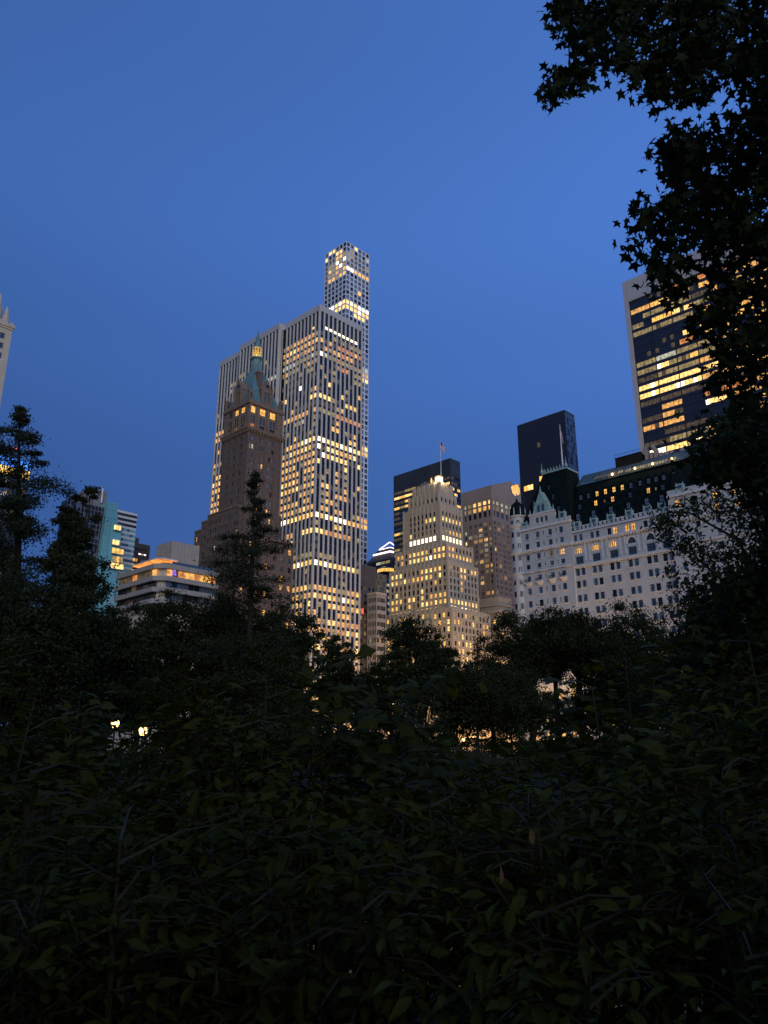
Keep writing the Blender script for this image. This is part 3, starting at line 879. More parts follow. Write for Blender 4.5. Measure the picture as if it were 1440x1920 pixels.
# ------------------------------------------------------------------ stepped limestone office tower
def stepped_tower():
    t = thing('stepped_tower', (330, 285, GZ), 'stepped limestone office tower with fluted setbacks and a glowing box on top', 'office tower')
    W = Windows(300)
    # x0, y0, x1, y1, z0, z1
    tiers = [
        ('A', 330.0, 274.8, 342.0, 294.6, 146.9, 152.6, 5, 3),
        ('B', 328.5, 273.6, 344.6, 297.7, 138.6, 146.9, 7, 4),
        ('C', 326.5, 271.2, 346.6, 300.3, 113.0, 138.6, 7, 6),
        ('D', 322.0, 263.2, 345.4, 302.5, 101.2, 113.0, 12, 7),
        ('E', 319.0, 260.3, 345.4, 304.6, 72.6, 101.2, 13, 8),
        ('F', 308.0, 249.4, 340.2, 263.2, GZ, 72.6, 4, 10),
        ('G', 317.0, 258.0, 346.0, 310.0, GZ, 75.5, 15, 8),
        ('H', 309.0, 263.4, 330.0, 310.2, GZ, 66.0, 15, 8),
    ]
    for nm, x0, y0, x1, y1, z0, z1, nL, nR in tiers:
        wall = MB(); hX, hY = [], []
        zb = z0 if nm in 'FGH' else z0 - 0.5
        blank_l = 4.4 if nm == 'C' else 0.6
        blank_r = 3.2 if nm == 'C' else (1.2 if nm in 'DEF' else 0.8)
        pitch = 3.72
        rows = max(0, int((z1 - z0 - 1.5) / pitch))
        if nm == 'A': rows = 0
        if nm == 'B': rows = 1
        if nm == 'C': rows = 5
        cols = arr(y0 + blank_r, y1 - blank_l, nL)
        colsR = arr(x0 + (0.9 if nm == 'C' else 0.7), x1 - 0.6, nR)
        for k in range(rows):
            zc = z1 - (3.4 if nm not in 'C' else 5.0) - pitch * k
            if nm == 'B': zc = z1 - 4.6
            if nm == 'C': zc = (132.9, 129.7, 126.0, 122.4, 118.2)[k]
            hh = 2.4
            if nm == 'C' and k == rows - 1: hh = 2.9
            for face, cs in (('X', cols), ('Y', colsR)):
                N = len(cs)
                for i, c in enumerate(cs):
                    hw = 0.84 if nm in 'DEFGH' else 0.74
                    if nm == 'C' and k == rows - 1: hw = 1.0
                    q = (c - hw, c + hw, zc - hh / 2, zc + hh / 2)
                    m = 'glass'
                    if nm == 'B': m = pick({'glass': 5, 'dimmer': 3}) if face == 'X' else 'glass'
                    elif nm == 'C':
                        if k == 0: m = 'glass'
                        elif k == 1: m = ('bright' if face == 'Y' else ('bright' if i < 2 else ('yellow' if i == 2 else 'glass')))
                        elif k == 2: m = 'glass'
                        elif k == 3: m = ('yellow' if i > 1 else 'dim') if face == 'Y' else ('bright' if i == N - 1 else pick({'glass': 4, 'dimmer': 2, 'dim': 1}))
                        elif k == rows - 1: m = 'hot'
                        else: m = pick({'glass': 3, 'dim': 1}) if face == 'X' else 'glass'
                    elif nm == 'D':
                        pr = [(0.75, 0.3), (1.0, 1.0), (0.8, 0.4)][min(k, 2)]
                        on = rnd.random() < pr[0 if face == 'X' else 1]
                        m = pick({'bright': 4, 'yellow': 4, 'hot': 1 if face == 'X' else 0, 'amber': 1}) if on else 'glass'
                        if face == 'X' and i > N - 4 and k < 2: m = pick({'glass': 2, 'amber': 2})
                    elif nm == 'E':
                        pr = [(0.5, 0.6), (0.7, 0.15), (0.15, 0.12), (0.2, 0.1), (0.75, 0.1), (0.55, 1.0), (0.9, 1.0), (0.5, 0.7)][min(k, 7)]
                        on = rnd.random() < pr[0 if face == 'X' else 1]
                        m = pick({'bright': 3, 'yellow': 5, 'amber': 1.5, 'dim': 1}) if on else pick({'glass': 5, 'dimmer': 1.3})
                        if k in (5, 6) and face == 'Y' and i < 5 and rnd.random() < 0.6: m = 'hot' if k == 6 else 'bright'
                    else:
                        pr = 0.55 if nm == 'F' else 0.45
                        m = pick({'yellow': 4, 'dim': 2, 'bright': 1.5, 'amber': 1.5}) if rnd.random() < pr else pick({'glass': 4, 'dimmer': 1})
                    (hX if face == 'X' else hY).append(q)
                    W.add(face, (x0 if face == 'X' else y0) + 0.45, *q, m, (0, 1))
        punched(wall, 'X', x0, y0, y1, zb, z1, hX, 0.45, 'lime')
        punched(wall, 'Y', y0, x0, x1, zb, z1, hY, 0.45, 'lime')
        wall.box(x0 + 0.5, x1, y0 + 0.5, y1, zb, z1 - 0.4, 'lime')
        wall.poly([(x1, y0, zb), (x1, y1, zb), (x1, y1, z1), (x1, y0, z1)], 'lime')
        wall.poly([(x1, y1, zb), (x0, y1, zb), (x0, y1, z1), (x1, y1, z1)], 'lime')
        wall.build('tier', t)
        # fluted piers between the window columns, rising above the parapet
        q = MB()
        def strips(face, c, cs, lo, hi):
            ed = [lo + 0.35] + [(a + b) / 2 for a, b in zip(cs, cs[1:])] + [hi - 0.35]
            for j, h in enumerate(ed):
                if nm == 'A':
                    for d in (-0.7, 0.7): q.fbox(face, c, h + d - 0.42, h + d + 0.42, zb, z1 + 0.9, 0.5, -0.003, 'lime_trim')
                else:
                    q.fbox(face, c, h - 0.38, h + 0.38, zb, z1 + (0.7 if nm in 'BC' else 0.25), 0.28, -0.003, 'lime_trim')
        strips('X', x0, cols, y0, y1)
        strips('Y', y0, colsR, x0 + 0.3, x1)
        for h in (cols if nm not in 'A' else []):
            q.fbox('X', x0, h - 0.9, h + 0.9, z1 - 0.02, z1 + 0.35, 0.1, 0.4, 'lime_trim')
        if nm == 'C':                                          # tall grooves between blank upper wall
            for h in cols: q.fbox('X', x0, h - 0.6, h + 0.6, z1 - 2.2, z1 - 1.9, 0.12, -0.003, 'lime_trim')
        q.build('pier', t, kind='stuff')
        # plants and rails on the setbacks
    W.finish(t)
    q = MB()                                                   # roof-top plant and lit box
    q.box(333, 341, 280.5, 292.0, 152.2, 155.2, 'grey_metal')
    for i in range(5): q.box(332.4, 332.9, 281 + i * 2.2, 282 + i * 2.2, 152.2, 156.5 + 0.5 * (i % 2), 'grey_metal')
    q.build('roof_plant', t)
    q = MB()
    q.box(331.5, 334.5, 275.6, 276.0, 152.3, 157.6, 'mullion'); q.box(331.2, 334.8, 275.3, 279.0, 157.6, 158.0, 'gold')
    q.box(331.5, 331.9, 276.0, 279.0, 152.3, 157.6, 'mullion')
    lb = q.build('roof_lantern', t)
    q = MB(); q.box(331.4, 334.6, 275.5, 278.8, 153.0, 157.2, 'hot'); q.box(331.2, 331.5, 281.2, 282.0, 152.6, 157.6, 'bright'); q.build('lit_panel', lb)
    lt = bpy.data.lights.new('roof_light', 'POINT'); lt.energy = 700; lt.color = (1.0, 0.82, 0.45); lt.shadow_soft_size = 0.4
    for p in ((329.6, 277, 154.2), (333, 273.6, 154.0)):
        lo = bpy.data.objects.new('roof_light', lt); COL.objects.link(lo); lo.parent = t; lo.location = np.array(p) - wloc(t)

stepped_tower()
_fp = on_y(833, 906, 272.5)
flag((331.2, 273.9, 152.6), 27.0, 'white flagpole with striped flag lit from below, on the stepped limestone tower', width=1.5)


# ------------------------------------------------------------------ dark granite tower with strip windows
def strip_tower():
    x0, y0, x1, y1, zt = 381.6, 307.3, 392.2, 360.1, 191.4
    t = thing('granite_tower', (386, 330, GZ), 'dark polished granite tower with blank top and lit strip windows, behind the stepped limestone tower', 'office tower')
    pitch = 3.82
    W = Windows(300)
    wall = MB(); hX, hY = [], []
    for k in range(44):
        z1 = 178.6 - k * pitch
        n = 10
        hX.append((y0 + 1.0, y1 - 0.15, z1 - 1.9, z1)); hY.append((x0 + 0.8, x1 - 0.2, z1 - 1.9, z1))
        base = {0: 'dimmer', 1: 'bright', 2: 'dimmer', 3: 'dim', 4: 'glass_blue', 5: 'dimmer', 6: 'dimmer', 7: 'glass_blue', 8: 'dim', 9: 'dim', 10: 'glass', 11: 'dim'}.get(k, pick({'dim': 2, 'dimmer': 2, 'glass': 2, 'yellow': 1}))
        for i in range(n):
            a = y0 + 1.0 + (y1 - 0.15 - y0 - 1.0) * i / n
            b = y0 + 1.0 + (y1 - 0.15 - y0 - 1.0) * (i + 1) / n
            m = base if rnd.random() < 0.75 else pick({'dim': 2, 'yellow': 1, 'dimmer': 2, 'glass_blue': 1})
            if k in (2, 3) and i in (5, 6, 7): m = 'yellow'
            if k == 1: m = pick({'bright': 4, 'yellow': 3})
            W.add('X', x0 + 0.35, a + 0.06, b - 0.06, z1 - 1.9, z1, m, (2, 0))
        for i in range(3):
            a = x0 + 0.8 + (x1 - x0 - 1.0) * i / 3; b = a + (x1 - x0 - 1.0) / 3
            m = pick({'glass': 4, 'dimmer': 2}) if k not in (2, 3, 5) else pick({'bright': 2, 'yellow': 2, 'glass': 1})
            W.add('Y', y0 + 0.35, a + 0.05, b - 0.05, z1 - 1.9, z1, m, (1, 0))
    punched(wall, 'X', x0, y0, y1, GZ, zt, hX, 0.35, 'granite_dark')
    punched(wall, 'Y', y0, x0, x1, GZ, zt, hY, 0.35, 'granite_dark')
    wall.box(x0 + 0.4, x1, y0 + 0.4, y1, GZ, zt - 0.2, 'granite_dark')
    wall.build('facade', t)
    q = MB()
    for i in range(9):                                          # granite panel joints of the blank top, proud strips
        z = 180 + i * 1.25
        q.fbox('X', x0, y0 + 0.1, y1 - 0.1, z, z + 0.05, 0.03, -0.003, 'mullion_dark')
        q.fbox('Y', y0, x0 + 0.1, x1 - 0.1, z, z + 0.05, 0.03, -0.003, 'mullion_dark')
    q.build('panel_joint', t, kind='stuff')
    W.finish(t)

strip_tower()


# ------------------------------------------------------------------ pink granite tower with a broken pediment
def pediment_tower():
    x0, y0, y1, zt = 462.8, 332.7, 362.2, 198.5
    x1 = 529.0
    xc, zc, rr = 496.0, 203.4, 6.0
    t = thing('pediment_tower', (496, 347, GZ), 'pink granite tower with a broken pediment and a glowing round notch at its peak', 'office tower')
    W = Windows(300)
    wall = MB(); hX, hY = [], []
    def row(face, cs, ws, z0, z1, fm):
        for c, w in zip(cs, ws):
            q = (c - w / 2, c + w / 2, z0, z1)
            (hX if face == 'X' else hY).append(q)
            W.add(face, (x0 if face == 'X' else y0) + 0.7, *q, fm(c), (2, 0) if w > 2 else (0, 0))
    cX, wX = [335.6, 339.8, 344.7, 349.6, 354.5, 358.9], [1.7, 3.1, 3.1, 3.1, 3.1, 1.7]
    n = 11
    cY = [465.6] + [470.2 + i * 6.0 for i in range(10)]
    wY = [2.0] + [3.7] * 10
    row('X', cX, wX, 184.0, 187.0, lambda c: 'bright' if c < 351 else pick({'dim': 1, 'cool': 1}))
    row('X', cX, wX, 179.4, 182.8, lambda c: 'yellow' if c < 354 else 'dim')
    row('X', cX, wX, 174.0, 178.4, lambda c: 'glass')
    row('Y', cY, wY, 183.6, 186.6, lambda c: pick({'cool': 3, 'bright': 1}))
    row('Y', cY, wY, 179.2, 182.4, lambda c: pick({'dim': 3, 'cool': 1}))
    row('Y', cY, wY, 173.8, 178.2, lambda c: 'glass_blue')
    for k in range(38):
        z1 = 169.8 - k * 4.15
        lo = {'X': {0: 0.4, 1: 0.35, 3: 0.6, 4: 0.6}, 'Y': {1: 0.4}}
        row('X', cX, wX, z1 - 2.7, z1, lambda c: pick({'bright': 1.2, 'cool': 0.7, 'amber': 1.2, 'dim': 2.2, 'dimmer': 3, 'glass': 3 if k not in (5, 6) else 30}))
        row('Y', cY, wY, z1 - 2.7, z1, lambda c: pick({'bright': 0.9, 'cool': 0.8, 'dim': 1.6, 'glass': 4, 'glass_blue': 4}))
    punched(wall, 'X', x0, y0, y1, GZ, zt, hX, 0.7, 'granite_pink')
    punched(wall, 'Y', y0, x0, x1, GZ, zt - 8.0, hY, 0.7, 'granite_pink')
    # gable wall with round notch, built as one outline on the west and the east side
    def sl(x): return zt + (209.4 - zt) * (1 - abs(x - xc) / (xc - x0)) / (1 - 5.0 / (xc - x0)) if abs(x - xc) >= 5.0 else 209.4
    angs = np.linspace(R(125), R(415), 26)                      # open at the top
    notch = [(xc + rr * math.cos(a), zc + rr * math.sin(a)) for a in angs]
    out = [(x0, zt - 8.0), (x0, zt), (xc - 4.2, 209.2), ] + notch + [(xc + 4.2, 209.2), (x1, zt), (x1, zt - 8.0)]
    for yy, flip in ((y0, False), (y1, True)):
        k = len(wall.v)
        L = [p for p in out[:3]] + notch[:13]
        Rr = notch[13:] + out[-3:]
        low_l = [(xc, zt - 8.0), (xc, zc - rr)]
        left = [(x0, zt - 8.0)] + [(xc, zt - 8.0)] + [(p[0], p[1]) for p in reversed(notch[:13])] + [(xc - 4.2, 209.2), (x0, zt)]
        right = [(xc, zt - 8.0), (x1, zt - 8.0), (x1, zt), (xc + 4.2, 209.2)] + [(p[0], p[1]) for p in reversed(notch[13:])]
        for pl in (left, right):
            wall.poly([(p[0], yy, p[1]) for p in pl], 'granite_pink')
    for a, b in ((( x0, zt), (xc - 4.2, 209.2)), ((xc + 4.2, 209.2), (x1, zt))):
        wall.poly([(a[0], y0, a[1]), (b[0], y0, b[1]), (b[0], y1, b[1]), (a[0], y1, a[1])], 'granite_pink')
    wall.poly([(x1, y0, GZ), (x1, y1, GZ), (x1, y1, zt), (x1, y0, zt)], 'granite_pink')
    wall.box(x0 + 0.8, x1 - 0.1, y0 + 0.8, y1 - 0.1, GZ, zt - 9, 'granite_pink')
    wall.build('facade', t)
    q = MB()
    for a, b in zip(notch, notch[1:]):
        q.poly([(a[0], y0, a[1]), (b[0], y0, b[1]), (b[0], y1, b[1]), (a[0], y1, a[1])], 'lime_trim')
    q.build('round_notch', t)
    lt = bpy.data.lights.new('notch_light', 'POINT'); lt.energy = 1500; lt.color = (1.0, 0.58, 0.16); lt.shadow_soft_size = 0.4
    for yy in (335, 341, 350):
        lo = bpy.data.objects.new('notch_light', lt); COL.objects.link(lo); lo.parent = t; lo.location = np.array((xc - 1.5, yy, zc - 1.5)) - wloc(t)
    q = MB()
    q.lathe(xc - 3.6, y0 + 0.9, [(0.3, zc - 4.9), (0.7, zc - 4.2), (0.3, zc - 3.5)], 8, 'bulb'); q.build('lamp', t)
    q = MB()                                                    # slim piers on the lower floors
    for h in (334.0, 337.2, 342.2, 347.1, 352.0, 357.2, 361.0):
        q.fbox('X', x0, h - 0.4, h + 0.4, GZ, 170.6, 0.35, -0.003, 'granite_pink')
    for h in [463.4] + [467.6 + i * 6 for i in range(10)]:
        q.fbox('Y', y0, h - 0.5, h + 0.5, GZ, 170.4, 0.35, -0.003, 'granite_pink')
    for c, w in zip(cY, wY):
        for d in ((-0.65, 0.65) if w > 2.5 else ()):
            q.fbox('Y', y0 + 0.3, c + d - 0.22, c + d + 0.22, GZ, 169.8, 0.2, 0.2, 'granite_pink')
    for c, w in zip(cX, wX):
        for d in ((-0.55, 0.55) if w > 2.5 else ()):
            q.fbox('X', x0 + 0.3, c + d - 0.2, c + d + 0.2, GZ, 169.8, 0.2, 0.2, 'granite_pink')
    q.build('pier', t, kind='stuff')
    W.finish(t)

pediment_tower()


# ------------------------------------------------------------------ black glass tower
def black_tower():
    x0, y0, x1, y1, zt = 390.7, 223.2, 402.0, 258.2, 203.2
    t = thing('glass_tower', (396, 240, GZ), 'black glass tower, nearly unlit, rising behind the white hotel with the slate roof', 'office tower')
    W = Windows(300)
    pitch, nz = 3.75, 52
    nX, nY = 15, 6
    litset = {(10, 8): 'yellow', (11, 11): 'bright', (11, 12): 'bright', (10, 6): 'dim', (9, 7): 'dimmer', (4, 8): 'dimmer', (11, 13): 'yellow', (12, 3): 'dimmer'}
    for k in range(nz):
        z1 = zt - 1.2 - k * pitch
        for i in range(nX):
            a = y0 + (y1 - y0) * i / nX
            W.add('X', x0, a + 0.1, a + (y1 - y0) / nX - 0.1, z1 - pitch + 0.35, z1, litset.get((k, i), 'glass_black'))
        for i in range(nY):
            a = x0 + (x1 - x0) * i / nY
            W.add('Y', y0, a + 0.08, a + (x1 - x0) / nY - 0.08, z1 - pitch + 0.35, z1, 'glass_blue' if rnd.random() < 0.8 else 'glass')
    mb = MB()
    mb.box(x0 + 0.02, x1, y0 + 0.02, y1, GZ, zt - 0.02, 'granite_dark')
    mb.build('core', t)
    mb = MB()
    for i in range(nX + 1):
        a = y0 + (y1 - y0) * i / nX
        mb.fbox('X', x0, a - 0.1, a + 0.1, GZ, zt, 0.12, -0.004, 'mullion_dark')
    for i in range(nY + 1):
        a = x0 + (x1 - x0) * i / nY
        mb.fbox('Y', y0, a - 0.08, a + 0.08, GZ, zt, 0.12, -0.004, 'mullion_dark')
    for k in range(nz):
        z = zt - 1.2 - k * pitch
        mb.fbox('X', x0, y0, y1, z, z + 0.34, 0.06, -0.004, 'mullion_dark')
        mb.fbox('Y', y0, x0, x1, z, z + 0.34, 0.06, -0.004, 'mullion_dark')
    mb.build('mullion_grid', t, kind='stuff')
    W.finish(t)

black_tower()


# ------------------------------------------------------------------ white hotel with a steep slate roof
def slate_hotel():
    X = 207.4
    t = thing('grand_hotel', (222, 105, GZ), 'long white grand hotel with steep black slate roof, green copper gable and round corner turret', 'hotel')
    W = Windows(300)
    yl, ym, yr, ye = 139.6, 119.3, 87.2, 59.8                    # pavilion, main wing, west pavilion
    wall = MB(); hp, hm, hr = [], [], []
    fr = 'mullion_dark'
    def win(lst, c, z0, z1, w, m, bars=(1, 1), X0=X):
        q = (c - w / 2, c + w / 2, z0, z1); lst.append(q)
        W.add('X', X0 + 0.35, *q, m, bars, fr)
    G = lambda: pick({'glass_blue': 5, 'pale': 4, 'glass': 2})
    # storeys: (bottom, top)
    st = [(67.75, 69.75), (64.45, 66.35), (60.7, 62.6), (57.75, 59.3), (53.9, 55.5)] + [(49.4 - 4.05 * i, 51.5 - 4.05 * i) for i in range(12)]
    for i, (a, b) in enumerate(st):
        for j, c in enumerate((135.8, 131.7, 127.0, 122.95)):
            m = G()
            if i == 2 and j == 3: m = 'amber'
            if i == 2 and j == 2: m = 'dimmer'
            if a < 18 or 22 < a < 27: m = pick({'amber': 3, 'yellow': 2, 'glass': 1})
            win(hp, c, a, b, 1.5, m)
        for c in (129.45, 124.75):
            win(hp, c, a + 0.45, b - 0.1, 0.42, 'glass', (0, 0))
    stm = [(53.1, 55.4), (49.3, 51.5)] + [(45.0 - 4.1 * i, 47.2 - 4.1 * i) for i in range(10)]
    bays = [117.45, 111.7, 105.85, 100.0, 94.2, 89.4]
    for i, c in enumerate(bays):
        for d in (-0.95, 0.95):
            m = G()
            if (i, d) in ((2, -0.95), (3, 0.95), (3, -0.95)): m = 'amber'
            win(hm, c + d, 64.0, 66.1, 1.3, m)
            for (a, b) in stm:
                win(hm, c + d, a, b, 1.4, G() if (a > 27 or 18 < a < 22) else pick({'amber': 3, 'yellow': 2, 'glass': 1}))
        win(hm, c, 56.75, 59.1, 2.7, 'glass_blue', (3, 1))
    for i, c in enumerate((84.5, 79.5, 74.0, 68.5, 63.2)):
        for (a, b) in st:
            win(hr, c, a, b, 1.35, G() if not (a > 62 and i in (0, 2, 3)) else pick({'amber': 2, 'yellow': 1}), X0=X - 0.8)
    # arched windows: square hole whose top corners are masked by an arch stone
    for c in bays:
        hm.append((c - 1.3, c + 1.3, 60.2, 62.2))
    punched(wall, 'X', X, ym, yl, GZ, 71.0, hp, 0.35, 'white_brick')
    punched(wall, 'X', X + 0.5, yr, ym, GZ, 67.0, [(a, b, u, v) for a, b, u, v in hm], 0.35, 'white_brick')
    punched(wall, 'X', X - 0.8, ye - 16, yr, GZ, 71.0, hr, 0.35, 'white_brick')
    wall.box(X + 0.9, X + 20, ye - 16, yl, GZ, 66.5, 'white_brick')
    wall.box(X + 0.45, X + 20, ym, yl, 66.5, 70.8, 'white_brick')
    wall.box(X - 0.35, X + 20, ye - 16, yr, 66.5, 70.8, 'white_brick')
    wall.poly([(X, ym, GZ), (X + 1, ym, GZ), (X + 1, ym, 71), (X, ym, 71)], 'white_brick')
    wall.poly([(X - 0.8, yr, GZ), (X + 1, yr, GZ), (X + 1, yr, 71), (X - 0.8, yr, 71)], 'white_brick')
    wall.poly([(X, yl, GZ), (X + 20, yl, GZ), (X + 20, yl, 71), (X, yl, 71)], 'white_brick')
    wall.build('facade', t)
    # the main wing windows sit half a metre back: shift the joined list
    for i, w in enumerate(W.w):
        if w[0] == 'X' and abs(w[1] - (X + 0.35)) < 1e-6 and yr < (w[2] + w[3]) / 2 < ym:
            W.w[i] = (w[0], X + 0.85, *w[2:])
    for i, c in enumerate(bays):                                 # fan windows
        n = 10; a0 = np.linspace(0, math.pi, n + 1)
        q = MB()
        arc = [(c + 1.3 * math.cos(a), 60.2 + 1.75 * math.sin(a)) for a in a0]
        q.poly([(X + 0.82, y, z) for y, z in arc], 'amber' if i < 3 else 'glass_blue')
        for f in (-0.75, -0.25, 0.25, 0.75):
            hgt = 1.75 * math.sqrt(1 - f * f)
            q.box(X + 0.70, X + 0.815, c + f * 1.3 - 0.07, c + f * 1.3 + 0.07, 60.2, 60.2 + hgt, fr)
        q.build('arched_window', t)
        q = MB()                                                 # arch stones and hood
        for s in range(n):
            a, b = arc[s], arc[s + 1]
            ya, yb2 = max(a[0], b[0]), min(a[0], b[0])
            q.poly([(X + 0.49, a[0], a[1]), (X + 0.49, b[0], b[1]), (X + 0.49, b[0], 62.3), (X + 0.49, a[0], 62.3)], 'white_trim')
            q.poly([(X + 0.49, a[0], a[1]), (X + 0.49, b[0], b[1]), (X + 0.84, b[0], b[1]), (X + 0.84, a[0], a[1])], 'white_trim')
        hood = [(X + 0.38, c + 1.62 * math.cos(a), 60.2 + 2.1 * math.sin(a)) for a in a0]
        q.tube(hood, 0.16, 'white_trim', 5)
        q.box(X + 0.34, X + 0.52, c - 1.75, c + 1.75, 59.45, 59.75, 'white_trim')
        for d in (-2.1, 2.1):
            q.box(X + 0.3, X + 0.55, c + d - 0.22, c + d + 0.22, 57.4, 63.2, 'white_trim')
        q.build('arch_surround', t)
    # cornices
    q = MB()
    q.box(X - 0.75, X + 0.6, ym - 0.1, yl + 0.4, 63.55, 64.05, 'white_trim'); q.box(X - 0.25, X + 1.0, yr, ym - 0.1, 63.3, 63.75, 'white_trim'); q.box(X - 1.5, X + 0.2, ye - 16, yr, 63.55, 64.05, 'white_trim')
    for y in np.arange(ye, yl + 0.3, 0.85):
        x = X if y > ym else (X + 0.5 if y > yr else X - 0.8)
        q.box(x - 0.62, x, y - 0.18, y + 0.18, 63.05 if y > ym or y < yr else 62.8, 63.54 if y > ym or y < yr else 63.29, 'white_trim')
    co = q.build('modillion_cornice', t)
    q = MB()
    q.box(X - 0.55, X + 0.5, ym, yl + 0.3, 56.55, 56.95, 'white_trim'); q.box(X - 0.1, X + 0.7, yr, ym, 55.75, 56.25, 'white_trim'); q.box(X - 1.3, X, ye - 16, yr, 56.55, 56.95, 'white_trim')
    for y in np.arange(yr + 0.4, ym, 0.6): q.box(X + 0.1, X + 0.5, y - 0.12, y + 0.12, 55.35, 55.74, 'white_trim')
    q.build('lower_cornice', t)
    q = MB()
    q.box(X - 0.5, X + 0.7, ym - 0.12, yl + 0.2, 70.75, 71.4, 'white_trim'); q.box(X + 0.05, X + 1.2, yr, ym - 0.12, 66.75, 67.35, 'white_trim'); q.box(X - 1.3, X + 0.2, ye - 16, yr + 0.1, 70.75, 71.4, 'white_trim')
    q.build('eaves_cornice', t)
    q = MB()                                                     # parapets
    q.box(X - 0.1, X + 0.4, ym, yl - 0.3, 71.4, 72.7, 'white_brick')
    q.box(X - 0.85, X - 0.4, ye - 16, yr, 71.4, 72.9, 'white_brick')
    for y in np.arange(yr + 0.5, ym - 0.3, 1.45): q.box(X + 0.5, X + 0.85, y - 0.42, y + 0.42, 67.35, 68.6, 'white_brick')
    q.box(X + 0.48, X + 0.88, yr, ym, 68.6, 68.85, 'white_trim'); q.box(X + 0.5, X + 0.86, yr, ym, 67.35, 67.62, 'white_brick')
    q.build('parapet', t)
    q = MB()                                                     # window sills, quoin line at the pavilion edge
    for L, x in ((hp, X), (hm, X + 0.5), (hr, X - 0.8)):
        for a, b, u, v in L:
            if b - a > 0.6 and not (b - a > 2.2): q.box(x - 0.25, x + 0.1, a - 0.2, b + 0.2, u - 0.22, u - 0.003, 'white_trim')
    q.box(X - 0.12, X + 0.4, ym - 0.1, ym + 0.25, GZ, 56.5, 'white_trim')
    q.build('sill', t, kind='stuff')
    for c in (135.8, 131.7, 127.0, 122.95):                      # small balconies
        q = MB()
        q.prism([(X - 1.0, c - 1.2), (X, c - 1.2), (X, c + 1.2), (X - 1.0, c + 1.2)], 53.2, 53.5, 'white_trim')
        q.prism([(X - 0.2, c - 0.6), (X, c - 0.6), (X, c + 0.6), (X - 0.2, c + 0.6)], 52.2, 53.199, 'white_trim', [(X - 0.85, c - 1.05), (X, c - 1.05), (X, c + 1.05), (X - 0.85, c + 1.05)])
        for d in np.arange(-1.1, 1.15, 0.2): q.box(X - 0.95, X - 0.88, c + d - 0.03, c + d + 0.03, 53.5, 54.4, 'black_paint')
        q.box(X - 0.98, X - 0.85, c - 1.15, c + 1.15, 54.4, 54.5, 'black_paint')
        q.build('balcony', t)
    # ---- roofs
    q = MB()
    # main mansard: steep face then copper band
    q.poly([(X + 0.9, yr, 67.2), (X + 0.9, ym, 67.2), (213.5, ym, 84.3), (213.5, yr, 83.6)], 'slate')
    q.poly([(213.5, ye - 16, 83.2), (213.5, yr, 83.6), (X + 0.2, yr, 71.0), (X + 0.2, ye - 16, 71.0)], 'slate')
    q.poly([(X + 0.2, yr, 71.0), (213.5, yr, 83.6), (X + 0.9, yr, 67.2)], 'slate')
    q.build('mansard_roof', t)
    q = MB()
    q.poly([(213.3, ye - 16, 83.2), (213.3, ym, 84.3), (217.5, ym, 88.6), (217.5, ye - 16, 87.6)], 'slate_ridge')
    q.poly([(217.5, ye - 16, 87.6), (217.5, ym, 88.6), (227.5, ym, 88.7), (227.5, ye - 16, 87.8)], 'dark_roof')
    for y in np.arange(ye, ym, 0.95):
        f = (y - ye + 16) / (ym - ye + 16)
        q.tube([(213.25, y, 83.22 + 1.1 * f), (217.45, y, 87.65 + f)], 0.07, 'slate_ridge', 4)
    q.box(212.9, 213.6, ye - 16, ym, 83.6, 84.0, 'slate_ridge')
    q.build('copper_band', t)
    q = MB()                                                     # glazed lit strip on the copper band
    for i, y in enumerate(np.arange(86.5, 113.5, 0.9)):
        mt = 'dimmer' if (y > 108 or int(y * 3) % 4 == 0) else 'dim'
        f = (y - ye + 16) / (ym - ye + 16)
        zb = 83.25 + 1.1 * f
        q.poly([(213.33, y, zb + 0.35), (213.33, y + 0.62, zb + 0.36), (214.6, y + 0.62, zb + 1.75), (214.6, y, zb + 1.74)], mt)
    q.build('skylight', t)
    for y in (87.2, 93.2, 98.9, 106.5):
        q = MB(); q.lathe(212.8, y, [(0.05, 84.2), (0.32, 84.5), (0.32, 84.8), (0.05, 85.1)], 8, 'bulb'); q.build('roof_lamp', t)
        lt = bpy.data.lights.new('roof_lamp_light', 'POINT'); lt.energy = 260; lt.color = (1, 0.6, 0.22); lt.shadow_soft_size = 0.2
        lo = bpy.data.objects.new('roof_lamp_light', lt); COL.objects.link(lo); lo.parent = t; lo.location = np.array((212.3, y, 85.3)) - wloc(t)
    # pavilion roof: tall steep hip with a flat cresting
    q = MB()
    q.prism([(X + 0.5, ym), (X + 17, ym), (X + 17, yl - 0.6), (X + 0.5, yl - 0.6)], 71.4, 90.6, 'slate', [(X + 5.2, ym + 3.2), (X + 12, ym + 3.2), (X + 12, 131.4), (X + 5.2, 131.4)])
    q.build('pavilion_roof', t)
    q = MB()
    q.box(X + 4.8, X + 12.4, ym + 2.8, 131.8, 90.6, 91.2, 'copper_pale')
    for y in np.linspace(ym + 3, 131.6, 9):
        q.lathe(X + 5.0, y, [(0.3, 91.2), (0.18, 91.9), (0.02, 92.6)], 5, 'copper_pale')
    for y in (ym + 3, 131.6):
        q.lathe(X + 5.0, y, [(0.5, 91.2), (0.55, 91.8), (0.2, 92.6), (0.03, 94.8)], 8, 'copper_pale')
    q.build('roof_cresting', t)
    # windows in the slate
    def slate_x(z): return X + 0.9 + (z - 67.2) / (84.1 - 67.2) * (213.5 - X - 0.9)
